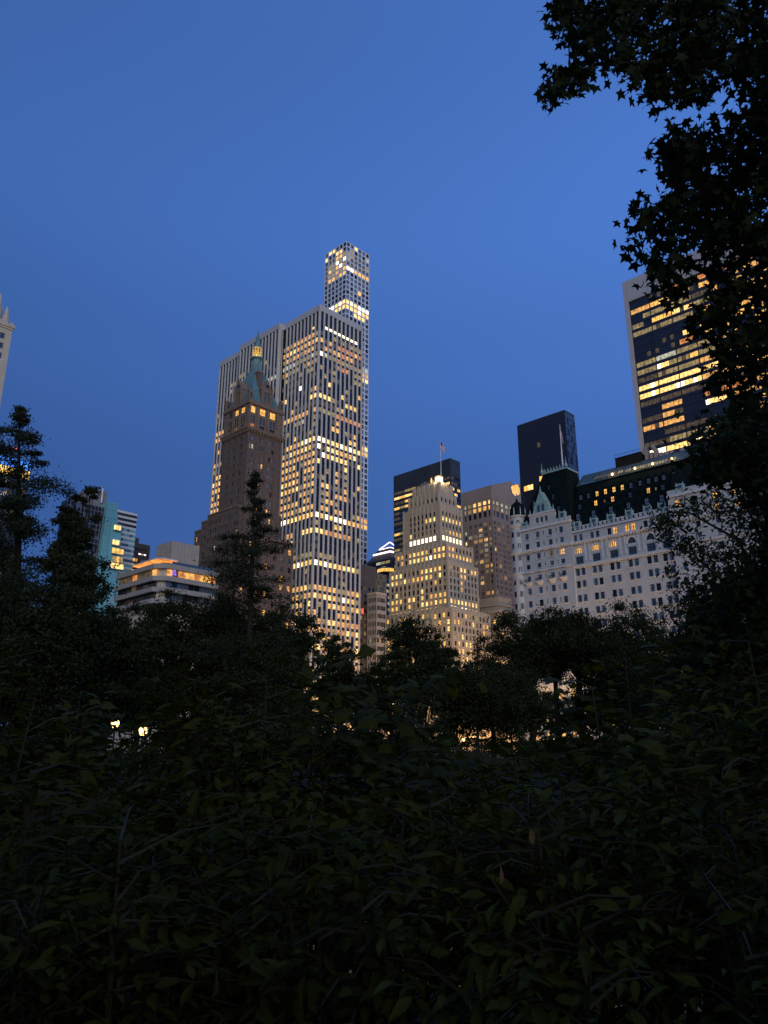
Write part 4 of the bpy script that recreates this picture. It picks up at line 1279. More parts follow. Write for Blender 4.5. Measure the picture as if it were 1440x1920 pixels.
    def dormer(y, z0, z1, w, m, big=False, x=None, pav=False):
        x = (slate_x(z0) if not pav else X + 0.5 + (z0 - 71.4) / 19.2 * 4.7) - 0.25 if x is None else x
        q = MB()
        q.box(x, x + 3.0, y - w / 2 - 0.25, y - w / 2, z0 - 0.1, z1 + 0.15, 'slate'); q.box(x, x + 3.0, y + w / 2, y + w / 2 + 0.25, z0 - 0.1, z1 + 0.15, 'slate')
        q.poly([(x - 0.1, y - w / 2 - 0.35, z1 + 0.1), (x + 3.4, y - w / 2 - 0.35, z1 + 0.1), (x + 3.4, y, z1 + 0.9), (x - 0.1, y, z1 + 0.9)], 'slate')
        q.poly([(x - 0.1, y + w / 2 + 0.35, z1 + 0.1), (x + 3.4, y + w / 2 + 0.35, z1 + 0.1), (x + 3.4, y, z1 + 0.9), (x - 0.1, y, z1 + 0.9)], 'slate')
        q.poly([(x, y - w / 2 - 0.25, z1), (x, y + w / 2 + 0.25, z1), (x, y, z1 + 0.8)], 'slate')
        q.box(x, x + 2.8, y - w / 2, y + w / 2, z0 - 0.25, z0, 'slate')
        d = q.build('dormer', t)
        o = MB(); o.poly([(x + 0.15, y - w / 2, z0), (x + 0.15, y + w / 2, z0), (x + 0.15, y + w / 2, z1), (x + 0.15, y - w / 2, z1)], m)
        o.box(x + 0.06, x + 0.148, y - 0.05, y + 0.05, z0, z1, fr); o.box(x + 0.06, x + 0.148, y - w / 2, y + w / 2, (z0 + z1) / 2 - 0.05, (z0 + z1) / 2 + 0.05, fr)
        o.build('window', d)
    r1 = [(114.6, 0), (111.6, 1), (108.7, 1), (105.8, 1), (103.0, 1), (100.1, 0), (97.2, 0), (94.4, 0), (92.1, 0), (89.7, 0), (86.6, 0), (117.3, 0)]
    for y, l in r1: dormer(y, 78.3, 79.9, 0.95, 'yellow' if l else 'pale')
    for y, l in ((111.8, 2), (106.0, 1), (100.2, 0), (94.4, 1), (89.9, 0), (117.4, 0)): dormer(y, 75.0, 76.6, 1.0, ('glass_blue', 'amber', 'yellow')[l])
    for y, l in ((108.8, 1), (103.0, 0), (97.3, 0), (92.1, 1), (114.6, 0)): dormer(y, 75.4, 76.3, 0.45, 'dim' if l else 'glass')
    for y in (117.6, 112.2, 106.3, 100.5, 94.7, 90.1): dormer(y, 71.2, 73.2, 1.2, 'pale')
    for y in (114.8, 109.3, 103.4, 97.6): dormer(y, 71.6, 72.5, 0.4, 'glass')
    dormer(128.4, 84.2, 85.8, 0.8, 'glass_blue', pav=True); dormer(126.4, 80.2, 82.0, 0.8, 'glass_blue', pav=True); dormer(124.0, 75.2, 77.0, 1.0, 'glass_blue', pav=True)
    # green copper dormers standing on the eaves
    def copper_dormer(y, zb, x, w=1.1):
        q = MB(); h = 2.5
        q.box(x, x + 1.4, y - w - 0.02, y - w + 0.45, zb, zb + h, 'copper_pale'); q.box(x, x + 1.4, y + w - 0.45, y + w + 0.02, zb, zb + h, 'copper_pale')
        q.box(x, x + 1.4, y - w, y + w, zb + h, zb + h + 0.45, 'copper_pale')
        for s in (-1, 1): q.lathe(x + 0.25, y + s * w * 0.9, [(0.16, zb + h + 0.45), (0.10, zb + h + 0.8), (0.02, zb + h + 1.1)], 6, 'copper_pale')
        d = q.build('copper_dormer', t)
        o = MB(); o.poly([(x + 0.2, y - w + 0.44, zb), (x + 0.2, y + w - 0.44, zb), (x + 0.2, y + w - 0.44, zb + h), (x + 0.2, y - w + 0.44, zb + h)], 'glass_blue')
        o.box(x + 0.1, x + 0.198, y - w + 0.4, y + w - 0.4, zb + h * 0.5 - 0.05, zb + h * 0.5 + 0.05, fr); o.build('window', d)
    for y in (117.5, 111.7, 106.0, 100.0, 94.3, 89.8): copper_dormer(y, 67.4, X + 0.35)
    copper_dormer(136.5, 70.9, X - 0.2); copper_dormer(122.2, 71.6, X - 0.2); copper_dormer(83.4, 71.3, X - 1.0)
    # the copper gable over three windows
    q = MB()
    yc = 129.6
    punched(q, 'X', X - 0.3, yc - 4.6, yc + 4.6, 71.3, 75.4, [(yc + d - 0.55, yc + d + 0.55, 71.8, 74.4) for d in (-1.7, 0, 1.7)], 0.35, 'white_brick')
    q.box(X + 0.06, X + 3, yc - 4.6, yc + 4.6, 71.3, 75.4, 'white_brick')
    q.box(X - 0.6, X + 0.5, yc - 4.9, yc + 4.9, 75.4, 75.8, 'white_trim')
    q.build('gable_base', t)
    for d in (-1.7, 0, 1.7):
        W.add('X', X + 0.04, yc + d - 0.55, yc + d + 0.55, 71.8, 74.4, 'glass_blue', (1, 1), fr)
    q = MB()
    prof = [(-3.2, 75.8), (3.2, 75.8), (2.7, 77.4), (2.2, 78.3), (2.1, 78.9), (0, 83.2), (-2.1, 78.9), (-2.2, 78.3), (-2.7, 77.4)]
    for x in (X - 0.35, X + 2.5): q.poly([(x, yc + a, z) for a, z in prof], 'copper_pale')
    for a, b in zip(prof, prof[1:] + prof[:1]):
        q.poly([(X - 0.35, yc + a[0], a[1]), (X - 0.35, yc + b[0], b[1]), (X + 2.5, yc + b[0], b[1]), (X + 2.5, yc + a[0], a[1])], 'copper_pale')
    q.box(X - 0.5, X - 0.352, yc - 2.1, yc + 2.1, 78.8, 79.1, 'copper_pale')
    g = q.build('gable', t)
    for a, z, h in ((0, 82.9, 2.2), (-2.6, 77.6, 2.8), (2.6, 77.6, 2.8), (-4.4, 75.8, 2.0), (4.4, 75.8, 2.0)):
        q = MB(); q.lathe(X, yc + a, [(0.28, z), (0.34, z + h * 0.25), (0.14, z + h * 0.45), (0.2, z + h * 0.55), (0.02, z + h)], 7, 'copper_pale'); q.build('pinnacle', g)
    for d in (-0.85, 0.85):
        o = MB(); o.poly([(X - 0.37, yc + d - 0.55, 76.2), (X - 0.37, yc + d + 0.55, 76.2), (X - 0.37, yc + d + 0.55, 78.4), (X - 0.37, yc + d - 0.55, 78.4)], 'glass_blue')
        o.box(X - 0.42, X - 0.372, yc + d - 0.04, yc + d + 0.04, 76.2, 78.4, fr); o.build('window', g)
    # round corner turret
    cx, cy = X + 1.6, 140.0
    q = MB()
    q.lathe(cx, cy, [(2.5, GZ), (2.5, 52.0), (2.65, 56.5), (2.95, 56.9), (2.6, 57.1), (2.5, 63.0), (3.0, 63.9), (2.6, 64.2), (2.5, 72.4), (3.1, 73.3), (2.6, 73.8), (2.5, 76.0), (3.0, 76.4), (3.0, 76.8)], 20, 'white_brick')
    q.build('turret', t, smooth=False)
    q = MB()
    q.lathe(cx, cy, [(2.85, 76.8), (2.8, 77.8), (2.5, 79.4), (1.8, 81.0), (0.9, 81.9), (0.35, 82.4), (0.3, 83.2)], 20, 'slate')
    q.build('turret_dome', t, smooth=True)
    q = MB()
    q.box(cx - 0.1, cx + 0.1, cy - 0.1, cy + 0.1, 83.0, 85.2, 'copper_pale'); q.box(cx - 0.1, cx + 0.1, cy - 0.75, cy + 0.75, 84.2, 84.5, 'copper_pale')
    for a in range(8):
        th = R(a * 45 + 10)
        q.lathe(cx + 2.8 * math.cos(th), cy + 2.8 * math.sin(th), [(0.16, 76.8), (0.16, 78.6), (0.02, 79.8)], 5, 'white_trim')
    q.build('turret_finial', t)
    for k in range(9):
        z = 74.2 - k * 4.0
        for th in (R(215), R(165)):
            o = MB(); ux, uy = math.cos(th), math.sin(th); vx, vy = -uy, ux
            bx_, by_ = cx + 2.56 * ux, cy + 2.56 * uy
            o.poly([(bx_ - 0.5 * vx, by_ - 0.5 * vy, z - 0.9), (bx_ + 0.5 * vx, by_ + 0.5 * vy, z - 0.9), (bx_ + 0.5 * vx, by_ + 0.5 * vy, z + 0.9), (bx_ - 0.5 * vx, by_ - 0.5 * vy, z + 0.9)], 'glass')
            o.build('window', t)
    # roof-top machine room
    q = MB(); q.box(217, 226, 98.6, 107.2, 87.4, 91.0, 'dark_roof'); q.box(216.9, 226, 98.5, 107.3, 91.0, 91.3, 'slate')
    for y in np.arange(98.6, 107.5, 1.2): q.tube([(217, y, 91.3), (217, y, 92.4)], 0.05, 'black_paint', 4)
    q.tube([(217, 98.6, 92.3), (217, 107.2, 92.3)], 0.05, 'black_paint', 4)
    q.build('machine_room', t)
    q = MB()
    for i, (y, h) in enumerate(((97.2, 3.8), (95.6, 2.2), (94.2, 3.0), (92.6, 1.4))):
        q.box(218, 219.6, y - 0.5, y + 0.5, 87.8, 88.3 + h, 'grey_metal')
    q.tube([(218.5, 98.2, 90.6), (218.5, 97.2, 92.8), (218.5, 95.4, 92.8), (218.5, 94.0, 90.2)], 0.7, 'grey_metal', 8)
    for y in (90.8, 89.2, 86.0): q.lathe(218.4, y, [(0.8, 87.7), (0.85, 88.6), (0.4, 89.4), (0.1, 89.5)], 8, 'grey_metal')
    q.build('roof_plant', t)
    W.finish(t)
    fl = bpy.data.lights.new('facade_light', 'SPOT'); fl.energy = 8000; fl.color = (1.0, 0.58, 0.20); fl.spot_size = R(75); fl.spot_blend = 0.6; fl.shadow_soft_size = 0.3
    for y in (90, 97.5, 105, 112.5, 121, 128, 135):                # uplights at the foot of the facade
        q = MB(); q.box(X - 4.9, X - 4.3, y - 0.3, y + 0.3, 8.0, 8.4, 'black_paint'); q.box(X - 4.7, X - 4.5, y - 0.1, y + 0.1, 0.6, 8.0, 'black_paint'); q.build('floodlight', t)
        lo = bpy.data.objects.new('facade_light', fl); COL.objects.link(lo); lo.parent = t; lo.location = np.array((X - 4.6, y, 8.6)) - wloc(t); lo.rotation_euler = (R(180), 0, 0)

slate_hotel()
flag((X_ := 216.5, 125.9, 91.2), 17.0, 'thin flagpole with a furled flag, on the slate roof of the white hotel', furled=True)


# ------------------------------------------------------------------ dark glass tower in a travertine frame
def frame_tower():
    X, yl, zt = 300.7, 136.6, 209.9
    yb = yl - 2.1
    ye = 60.0
    t = thing('framed_tower', (312, 100, GZ), 'tall dark glass office tower in a pale travertine frame with long rows of lit windows', 'office tower')
    q = MB()
    q.box(X - 0.5, X + 22, yb, yl, GZ, zt, 'travertine')
    q.box(X - 0.5, X + 2, ye, yb, 198.8, zt, 'travertine')
    q.box(X + 2, X + 22, ye, yb, 206, zt - 0.3, 'travertine')
    for y in (124.9, 115.3, 105.7, 96.1):
        q.box(X - 0.52, X - 0.49, y - 0.06, y + 0.06, 198.8, zt, 'mullion')
    q.box(X - 0.52, X - 0.49, yl - 2.05, yl - 1.97, 198.8, zt, 'mullion')
    q.build('frame', t)
    q = MB(); q.box(X + 0.3, X + 22, ye, yb, GZ, 205.9, 'glass_black'); q.build('core', t)
    W = Windows(300)
    pitch = 3.85
    P = 9.05 / 5
    def lit(k, b, j):
        T = {1: ['amber', 'yellow', 'dim'], 2: ['glass_black', 'dim', 'dim', 'dimmer'], 3: ['glass_black', 'yellow', 'bright', 'dim'], 4: ['dim', 'dim', 'dim'], 8: ['dim', 'cool', 'dim', 'dim'], 9: ['dim', 'dim', 'dim', 'dim'],
             10: ['dimmer', 'dim', 'dim', 'amber'], 11: ['bright', 'bright', 'bright', 'bright', 'bright', 'bright', 'bright'], 12: ['bright', 'bright', 'bright', 'amber', 'amber', 'yellow'],
             13: ['dimmer', 'dimmer', 'dimmer', 'dimmer', 'dimmer'], 14: ['glass_black', 'amber', 'glass_black', 'orange', 'orange', 'amber', 'amber'], 15: ['dimmer', 'amber', 'glass_black', 'bright', 'amber', 'amber', 'yellow'],
             16: ['amber', 'amber', 'glass_black', 'glass_black'], 17: ['glass_black', 'dimmer', 'dimmer', 'glass_black', 'dim', 'amber'], 18: ['dimmer', 'dim', 'dim', 'amber'], 19: ['hot', 'bright', 'bright', 'bright'], 20: ['glass_black', 'yellow', 'bright', 'bright']}
        if k == 3 and b == 0: return 'dim' if j < 3 else 'glass_black'
        if k == 2 and b == 0: return 'dim' if j > 2 else 'glass_black'
        if k == 6 and b == 2: return 'bright' if j > 1 else 'glass_black'
        if k == 7 and b == 2: return 'orange' if j > 0 else 'glass_black'
        if k == 9 and b == 1 and j < 3: return 'hot' if j == 0 else 'bright'
        if k == 9 and b == 2 and j > 2: return 'yellow'
        if k == 0: return pick({'dimmer': 1, 'glass_black': 2}) if b < 2 else pick({'dimmer': 1, 'glass_black': 1, 'orange': 1})
        if k in T:
            r = T[k]
            m = r[b] if b < len(r) else pick({'amber': 2, 'yellow': 1, 'glass_black': 3})
            if m in ('bright',) and rnd.random() < 0.15: return 'hot'
            return m if rnd.random() < 0.9 else pick({'dimmer': 1, m: 1})
        return pick({'glass_black': 8, 'dimmer': 1}) if b < 3 else pick({'glass_black': 3, 'amber': 1, 'yellow': 1})
    for k in range(50):
        z0 = 196.1 - pitch * k + 0.1
        for b in range(8):
            for j in range(5):
                h1 = yb - 0.25 - b * 9.25 - j * P
                if h1 - P < ye: continue
                W.add('X', X + 0.22, h1 - P + 0.02, h1 - 0.02, z0 - 0.4, z0 + 1.85, lit(k, b, j))
    q = MB()
    for k in range(51):
        z = 196.1 - pitch * k - 0.3
        q.fbox('X', X + 0.25, ye, yb, z - 1.4, z - 0.01, 0.12, 0.0, 'glass_black')
    q.build('spandrel', t, kind='stuff')
    q = MB()
    for b in range(9):
        y = yb - b * 9.25
        q.fbox('X', X + 0.25, y - 0.4, y - 0.02, GZ, 198.8, 0.3, 0.0, 'mullion_dark')
    for b in range(8):
        for j in range(1, 5):
            y = yb - 0.25 - b * 9.25 - j * P
            q.fbox('X', X + 0.25, y - 0.06, y + 0.06, GZ, 198.8, 0.1, 0.0, 'mullion_dark')
    q.build('mullion', t, kind='stuff')
    W.finish(t)

frame_tower()


# ------------------------------------------------------------------ generic block with punched windows on its park and avenue faces
def block(t, W, x0, y0, x1, y1, z0, z1, nX, nY, pitch, wx, wy, hh, mat, pickf, bars=(1, 1), depth=0.3, top=2.0, frame='mullion_dark', name='facade', low=4.0):
    wall = MB(); hX, hY = [], []
    k = 0
    while z1 - top - hh - k * pitch > max(z0 + 1.0, low) and k < 70:
        zb = z1 - top - k * pitch
        for i, c in enumerate(arr(y0 + 0.5, y1 - 0.5, nX) if nX else []):
            q = (c - wx / 2, c + wx / 2, zb - hh, zb); hX.append(q); W.add('X', x0 + depth, *q, pickf('X', k, i), bars, frame)
        for i, c in enumerate(arr(x0 + 0.5, x1 - 0.5, nY) if nY else []):
            q = (c - wy / 2, c + wy / 2, zb - hh, zb); hY.append(q); W.add('Y', y0 + depth, *q, pickf('Y', k, i), bars, frame)
        k += 1
    punched(wall, 'X', x0, y0, y1, z0, z1, hX, depth, mat)
    punched(wall, 'Y', y0, x0, x1, z0, z1, hY, depth, mat)
    wall.box(x0 + depth + 0.05, x1, y0 + depth + 0.05, y1, z0, z1 - 0.3, mat)
    wall.build(name, t)


# distant tower with a lit pyramid crown
def pyramid_tower():
    c = aim(731, 1060, 575); cx, cy = c[0], c[1]
    zz = lambda y: float(aim(731, y, 575)[2])
    t = thing('pyramid_tower', (cx, cy, GZ), 'distant dark tower with a pyramid crown outlined by white light strips', 'office tower')
    def sq(s): return [(cx - s, cy - s), (cx + s, cy - s), (cx + s, cy + s), (cx - s, cy + s)]
    q = MB()
    q.prism(sq(12.5), GZ, zz(1056), 'granite_dark'); q.prism(sq(12.5), zz(1056), zz(1044), 'brown_metal', sq(8.8))
    q.prism(sq(8.8), zz(1039), zz(1031), 'granite_dark', sq(5.6)); q.prism(sq(8.6), zz(1044), zz(1039), 'granite_dark')
    q.build('shaft', t)
    q = MB()
    s, z0, z1 = 9.0, zz(1043), zz(1040)
    q.box(cx - s - 0.3, cx - s, cy - s - 0.3, cy + s, z0, z1, 'neon_white'); q.box(cx - s, cx + s, cy - s - 0.3, cy - s, z0, z1, 'neon_white')
    s, z0, z1 = 5.8, zz(1032.5), zz(1030.8)
    q.box(cx - s - 0.3, cx - s, cy - s - 0.3, cy + s, z0, z1, 'neon_white'); q.box(cx - s, cx + s, cy - s - 0.3, cy - s, z0, z1, 'neon_white')
    for (a, b) in ((-5.8, 5.8), (5.8, -5.8)):
        q.tube([(cx + a, cy + b, z1), (cx, cy, zz(1016.5))], 0.42, 'neon_white', 5)
    q.build('light_strip', t)
    q = MB(); q.tube([(cx, cy, z1), (cx, cy, zz(1012))], 0.2, 'mullion', 5); q.build('mast', t)
    W = Windows(80)
    for k in range(30):
        z = zz(1060) - k * 4.0
        for i in range(5):
            W.add('X', cx - 12.52, cy - 12 + i * 4.9, cy - 12 + i * 4.9 + 4.4, z - 2, z, pick({'dim': 1, 'cool': 2, 'glass': 5}) if k != 2 else 'glass_blue')
            W.add('Y', cy - 12.52, cx - 12 + i * 4.9, cx - 12 + i * 4.9 + 4.4, z - 2, z, pick({'dim': 1, 'glass': 5}))
    W.finish(t)
    q = MB(); e = aim(727, 1073, 540); r = 7.5                       # round lit drum in front
    t2 = thing('drum_tower', (e[0], e[1], GZ), 'low tower crowned by a round golden lit drum, beside the granite strip window tower', 'building')
    q.lathe(e[0], e[1], [(6.5, GZ), (6.5, e[2] - 3.4), (7.6, e[2] - 2.2), (7.9, e[2] - 1)], 16, 'glass_black'); q.lathe(e[0], e[1], [(7.9, e[2] + 1.4), (7.9, e[2] + 2.2), (5, e[2] + 2.8)], 16, 'mullion')
    q.build('shaft', t2)
    q = MB(); q.lathe(e[0], e[1], [(7.4, e[2] - 1), (7.6, e[2] + 1.4)], 16, 'yellow'); q.build('lit_drum', t2)
    for k in range(8):
        o = MB(); z = e[2] - 7 - k * 4.1
        o.lathe(e[0], e[1], [(6.62, z - 0.8), (6.62, z + 0.8)], 16, pick({'cool': 2, 'dim': 2, 'glass_blue': 2})); o.build('window_band', t2)

pyramid_tower()


# brown metal clad building and its neighbours beyond the pier tower
def brown_block():
    a = on_y(705, 1064, 268.0)
    x1 = a[0]
    t = thing('clad_building', (x1 - 6, 276, GZ), 'narrow brown metal clad building with a blank top, beside the marble pier tower', 'building')
    W = Windows(120)
    block(t, W, x1 - 26, 268.0, x1, 284, GZ, a[2], 0, 9, 3.7, 2, 1.5, 1.9, 'brown_metal', lambda f, k, i: pick({'glass': 4, 'dim': 1.5, 'amber': 0.7, 'dimmer': 2}), (0, 0), 0.3, 11.0)
    q = MB()
    for i in range(18):
        x = x1 - 25.8 + i * 1.45
        q.fbox('Y', 268.0, x - 0.06, x + 0.06, a[2] - 10.5, a[2], 0.12, -0.003, 'brown_metal')
    q.build('rib', t, kind='stuff'); W.finish(t)
    b = on_y(706, 1113, 258.0)
    c = on_y(724, 1112, 258.0)
    t = thing('ribbon_building', (b[0] + 5, 264, GZ), 'low tan building with dark ribbon windows, in front of the brown clad building', 'building')
    W = Windows(120)
    l = on_x(689, 1116, b[0])
    def fm(f, k, i):
        return pick({'glass': 6, 'dimmer': 2, 'amber': 0.5, 'cool': 0.4})
    block(t, W, b[0], 258.0, c[0], l[1], GZ, b[2], 5, 4, 3.9, (l[1] - 258) / 5.6, (c[0] - b[0]) / 4.6, 2.1, 'beige', fm, (2, 0), 0.4, 1.8)
    q = MB(); q.box(b[0] - 0.4, c[0], 257.6, l[1], b[2], b[2] + 0.8, 'lime_trim'); q.build('parapet', t)
    q = MB(); r = on_x(681, 1147, b[0] - 0.6); q.box(b[0] - 0.8, b[0] - 0.3, r[1], r[1] + 1.0, r[2] - 1, r[2] + 1.6, 'red_light'); q.build('red_sign', t)
    W.finish(t)
    # its wider lower wing
    e = on_y(713, 1154, 250.0)
    d = on_y(724, 1078, 300.0); g = on_y(703, 1076, 300.0)
    t = thing('curtain_wall_building', (d[0] - 5, 306, GZ), 'small glass curtain wall building with pale grid, between brown cladding and limestone tower', 'building')
    W = Windows(120)
    x0, x1 = g[0], d[0]
    for k in range(26):
        for i in range(5):
            h = x0 + (x1 - x0) * i / 5
            z = d[2] - 0.6 - k * 3.6
            W.add('Y', 300.0, h + 0.12, h + (x1 - x0) / 5 - 0.12, z - 3.2, z, pick({'cool': 2, 'dim': 2, 'yellow': 1}) if k in (4, 5) else pick({'glass_blue': 6, 'dimmer': 3, 'dim': 0.7}))
    q = MB(); q.box(x0, x1, 300.1, 314, GZ, d[2], 'glass'); q.build('core', t)
    q = MB()
    for i in range(6):
        h = x0 + (x1 - x0) * i / 5; q.fbox('Y', 300.0, h - 0.12, h + 0.12, GZ, d[2], 0.15, 0.05, 'mullion')
    for k in range(27):
        z = d[2] - 0.6 - k * 3.6; q.fbox('Y', 300.0, x0, x1, z, z + 0.35, 0.1, 0.05, 'mullion')
    q.build('mullion_grid', t, kind='stuff'); W.finish(t)
    d2 = on_y(737, 1084, 330.0); g2 = on_y(722, 1082, 330.0)
    t = thing('dark_glass_building', (d2[0] - 4, 336, GZ), 'thin dark blue glass building with scattered white lights, left of the limestone tower', 'building')
    W = Windows(100)
    for k in range(26):
        for i in range(3):
            h = g2[0] + (d2[0] - g2[0]) * i / 3; z = d2[2] - 0.5 - k * 3.9
            W.add('Y', 330.0, h + 0.1, h + (d2[0] - g2[0]) / 3 - 0.1, z - 1.7, z, pick({'cool': 2, 'dim': 2, 'glass_blue': 4, 'yellow': 1}))
    q = MB(); q.box(g2[0], d2[0], 330.1, 345, GZ, d2[2], 'glass_black'); q.build('core', t); W.finish(t)

brown_block()


def corner_block():
    X = 356.0
    l = on_x(896, 1127, X); c = on_x(935, 1120, X); r = on_y(941, 1121, c[1])
    t = thing('attic_block', (X + 3, c[1] + 4, GZ), 'plain limestone block with a stepped attic, right of the stepped limestone tower', 'building')
    y0, y1, x1 = c[1], l[1] + 3, X + 13
    q = MB()
    q.box(X, x1, y0, y1, GZ, c[2] - 8, 'lime')
    q.box(X + 0.3, x1 - 0.3, y0 + 0.3, y1, c[2] - 7.2, c[2], 'lime')
    q.box(X - 1.2, x1 + 0.5, y0 - 1.2, y1, c[2] - 8.6, c[2] - 7.2, 'lime_trim')
    q.box(X - 0.5, x1 + 0.5, y0 - 0.5, y1, c[2] - 4.4, c[2] - 3.9, 'lime_trim')
    q.box(X + 0.1, x1 + 0.1, y0 + 0.1, y1, c[2], c[2] + 0.5, 'lime_trim')
    q.build('facade', t)
    W = Windows(60)
    for k in range(18):
        for i, h in enumerate(arr(y0 + 0.6, y1, 3)):
            z = c[2] - 12.5 - k * 3.8
            W.add('X', X - 0.01, h - 0.8, h + 0.8, z - 2.2, z, pick({'yellow': 2, 'dim': 1, 'glass': 2}), (0, 1))
        W.add('Y', y0 - 0.01, X + 1.2, X + 2.8, z - 2.2, z, pick({'yellow': 2, 'glass': 2}), (0, 1))
    W.finish(t)

corner_block()


# limestone tower cut by the left edge of the view
def left_tower():
    t = thing('ornate_tower', (75, 284, GZ), 'pale limestone tower with corner pinnacles above its cornice, cut by the photo edge', 'apartment tower')
    x1, y0, zt = 86.1, 276.9, 152.5
    W = Windows(60)
    block(t, W, x1 - 22, y0, x1, y0 + 20, GZ, zt, 0, 4, 4.0, 2, 1.7, 2.3, 'lime_trim', lambda f, k, i: pick({'glass_blue': 4, 'cool': 2, 'amber': 1.5, 'glass': 2}), (1, 1), 0.3, 3.0)
    q = MB()
    q.box(x1 - 23, x1 + 0.7, y0 - 0.7, y0 + 20, zt, zt + 1.3, 'lime_trim'); q.box(x1 - 22.5, x1 + 0.3, y0 - 0.35, y0 + 20, zt - 0.8, zt - 0.003, 'lime_trim')
    for i in range(12):
        q.box(x1 - 1.2 - i * 1.9, x1 - 0.2 - i * 1.9, y0 - 0.5, y0 - 0.1, zt + 1.3, zt + 2.2, 'lime_trim')
    q.box(x1 - 16, x1 - 3.4, y0 + 3, y0 + 16, zt + 1.3, zt + 9, 'lime_trim')
    q.build('cornice', t)
    for x, h in ((x1 - 2.6, 7.5), (x1 - 5.6, 12), (x1 - 9, 9)):
        q = MB()
        q.lathe(x, y0 + 1.1, [(1.2, zt + 1.3), (1.2, zt + 1.3 + h * 0.42), (1.0, zt + 1.3 + h * 0.45), (0.7, zt + 1.3 + h * 0.55), (0.85, zt + 1.3 + h * 0.6), (0.5, zt + 1.3 + h * 0.75), (0.55, zt + 1.3 + h * 0.8), (0.05, zt + 1.3 + h)], 8, 'lime_trim')
        q.build('pinnacle', t)
    W.finish(t)

left_tower()


def crown_light_tower():
    r = aim(57, 874, 420); x1, y0, zt = r[0], r[1], r[2] + 1.5
    t = thing('lit_crown_tower', (x1 - 15, y0 + 8, GZ), 'glass tower crowned by glowing blue and yellow bands, behind the feathery tree', 'office tower')
    q = MB(); q.box(x1 - 40, x1, y0 + 0.3, y0 + 25, GZ, zt, 'glass_blue'); q.build('core', t)
    for (a, b, m, n) in ((-4.2, 0, 'neon_blue', 'blue_band'), (-9.0, -4.4, 'neon_yellow', 'yellow_band')):
        q = MB(); q.box(x1 - 40, x1 + 0.3, y0 - 0.05, y0 + 25, zt + a, zt + b, m); q.build(n, t)
    q = MB()
    for i in range(14):
        q.box(x1 - 40 + i * 3.0, x1 - 39.6 + i * 3.0, y0 - 0.3, y0 - 0.06, zt - 9, zt + 0.4, 'mullion_dark')
    q.build('crown_mullion', t)
    W = Windows(150)
    for k in range(28):
        for i in range(13):
            z = zt - 10.5 - k * 4
            W.add('Y', y0 + 0.2, x1 - 39 + i * 3, x1 - 36.4 + i * 3, z - 3.2, z, pick({'glass_blue': 8, 'cool': 0.6, 'dimmer': 0.8}))
    W.finish(t)
    a = aim(28, 843, 430)
    q = MB(); q.tube([(a[0], a[1], zt - 2), (a[0], a[1], a[2])], 0.35, 'mullion_dark', 6); q.lathe(a[0], a[1], [(0.2, a[2]), (1.0, a[2] + 0.8), (0.2, a[2] + 1.6)], 8, 'red_light'); q.build('mast', t)

crown_light_tower()


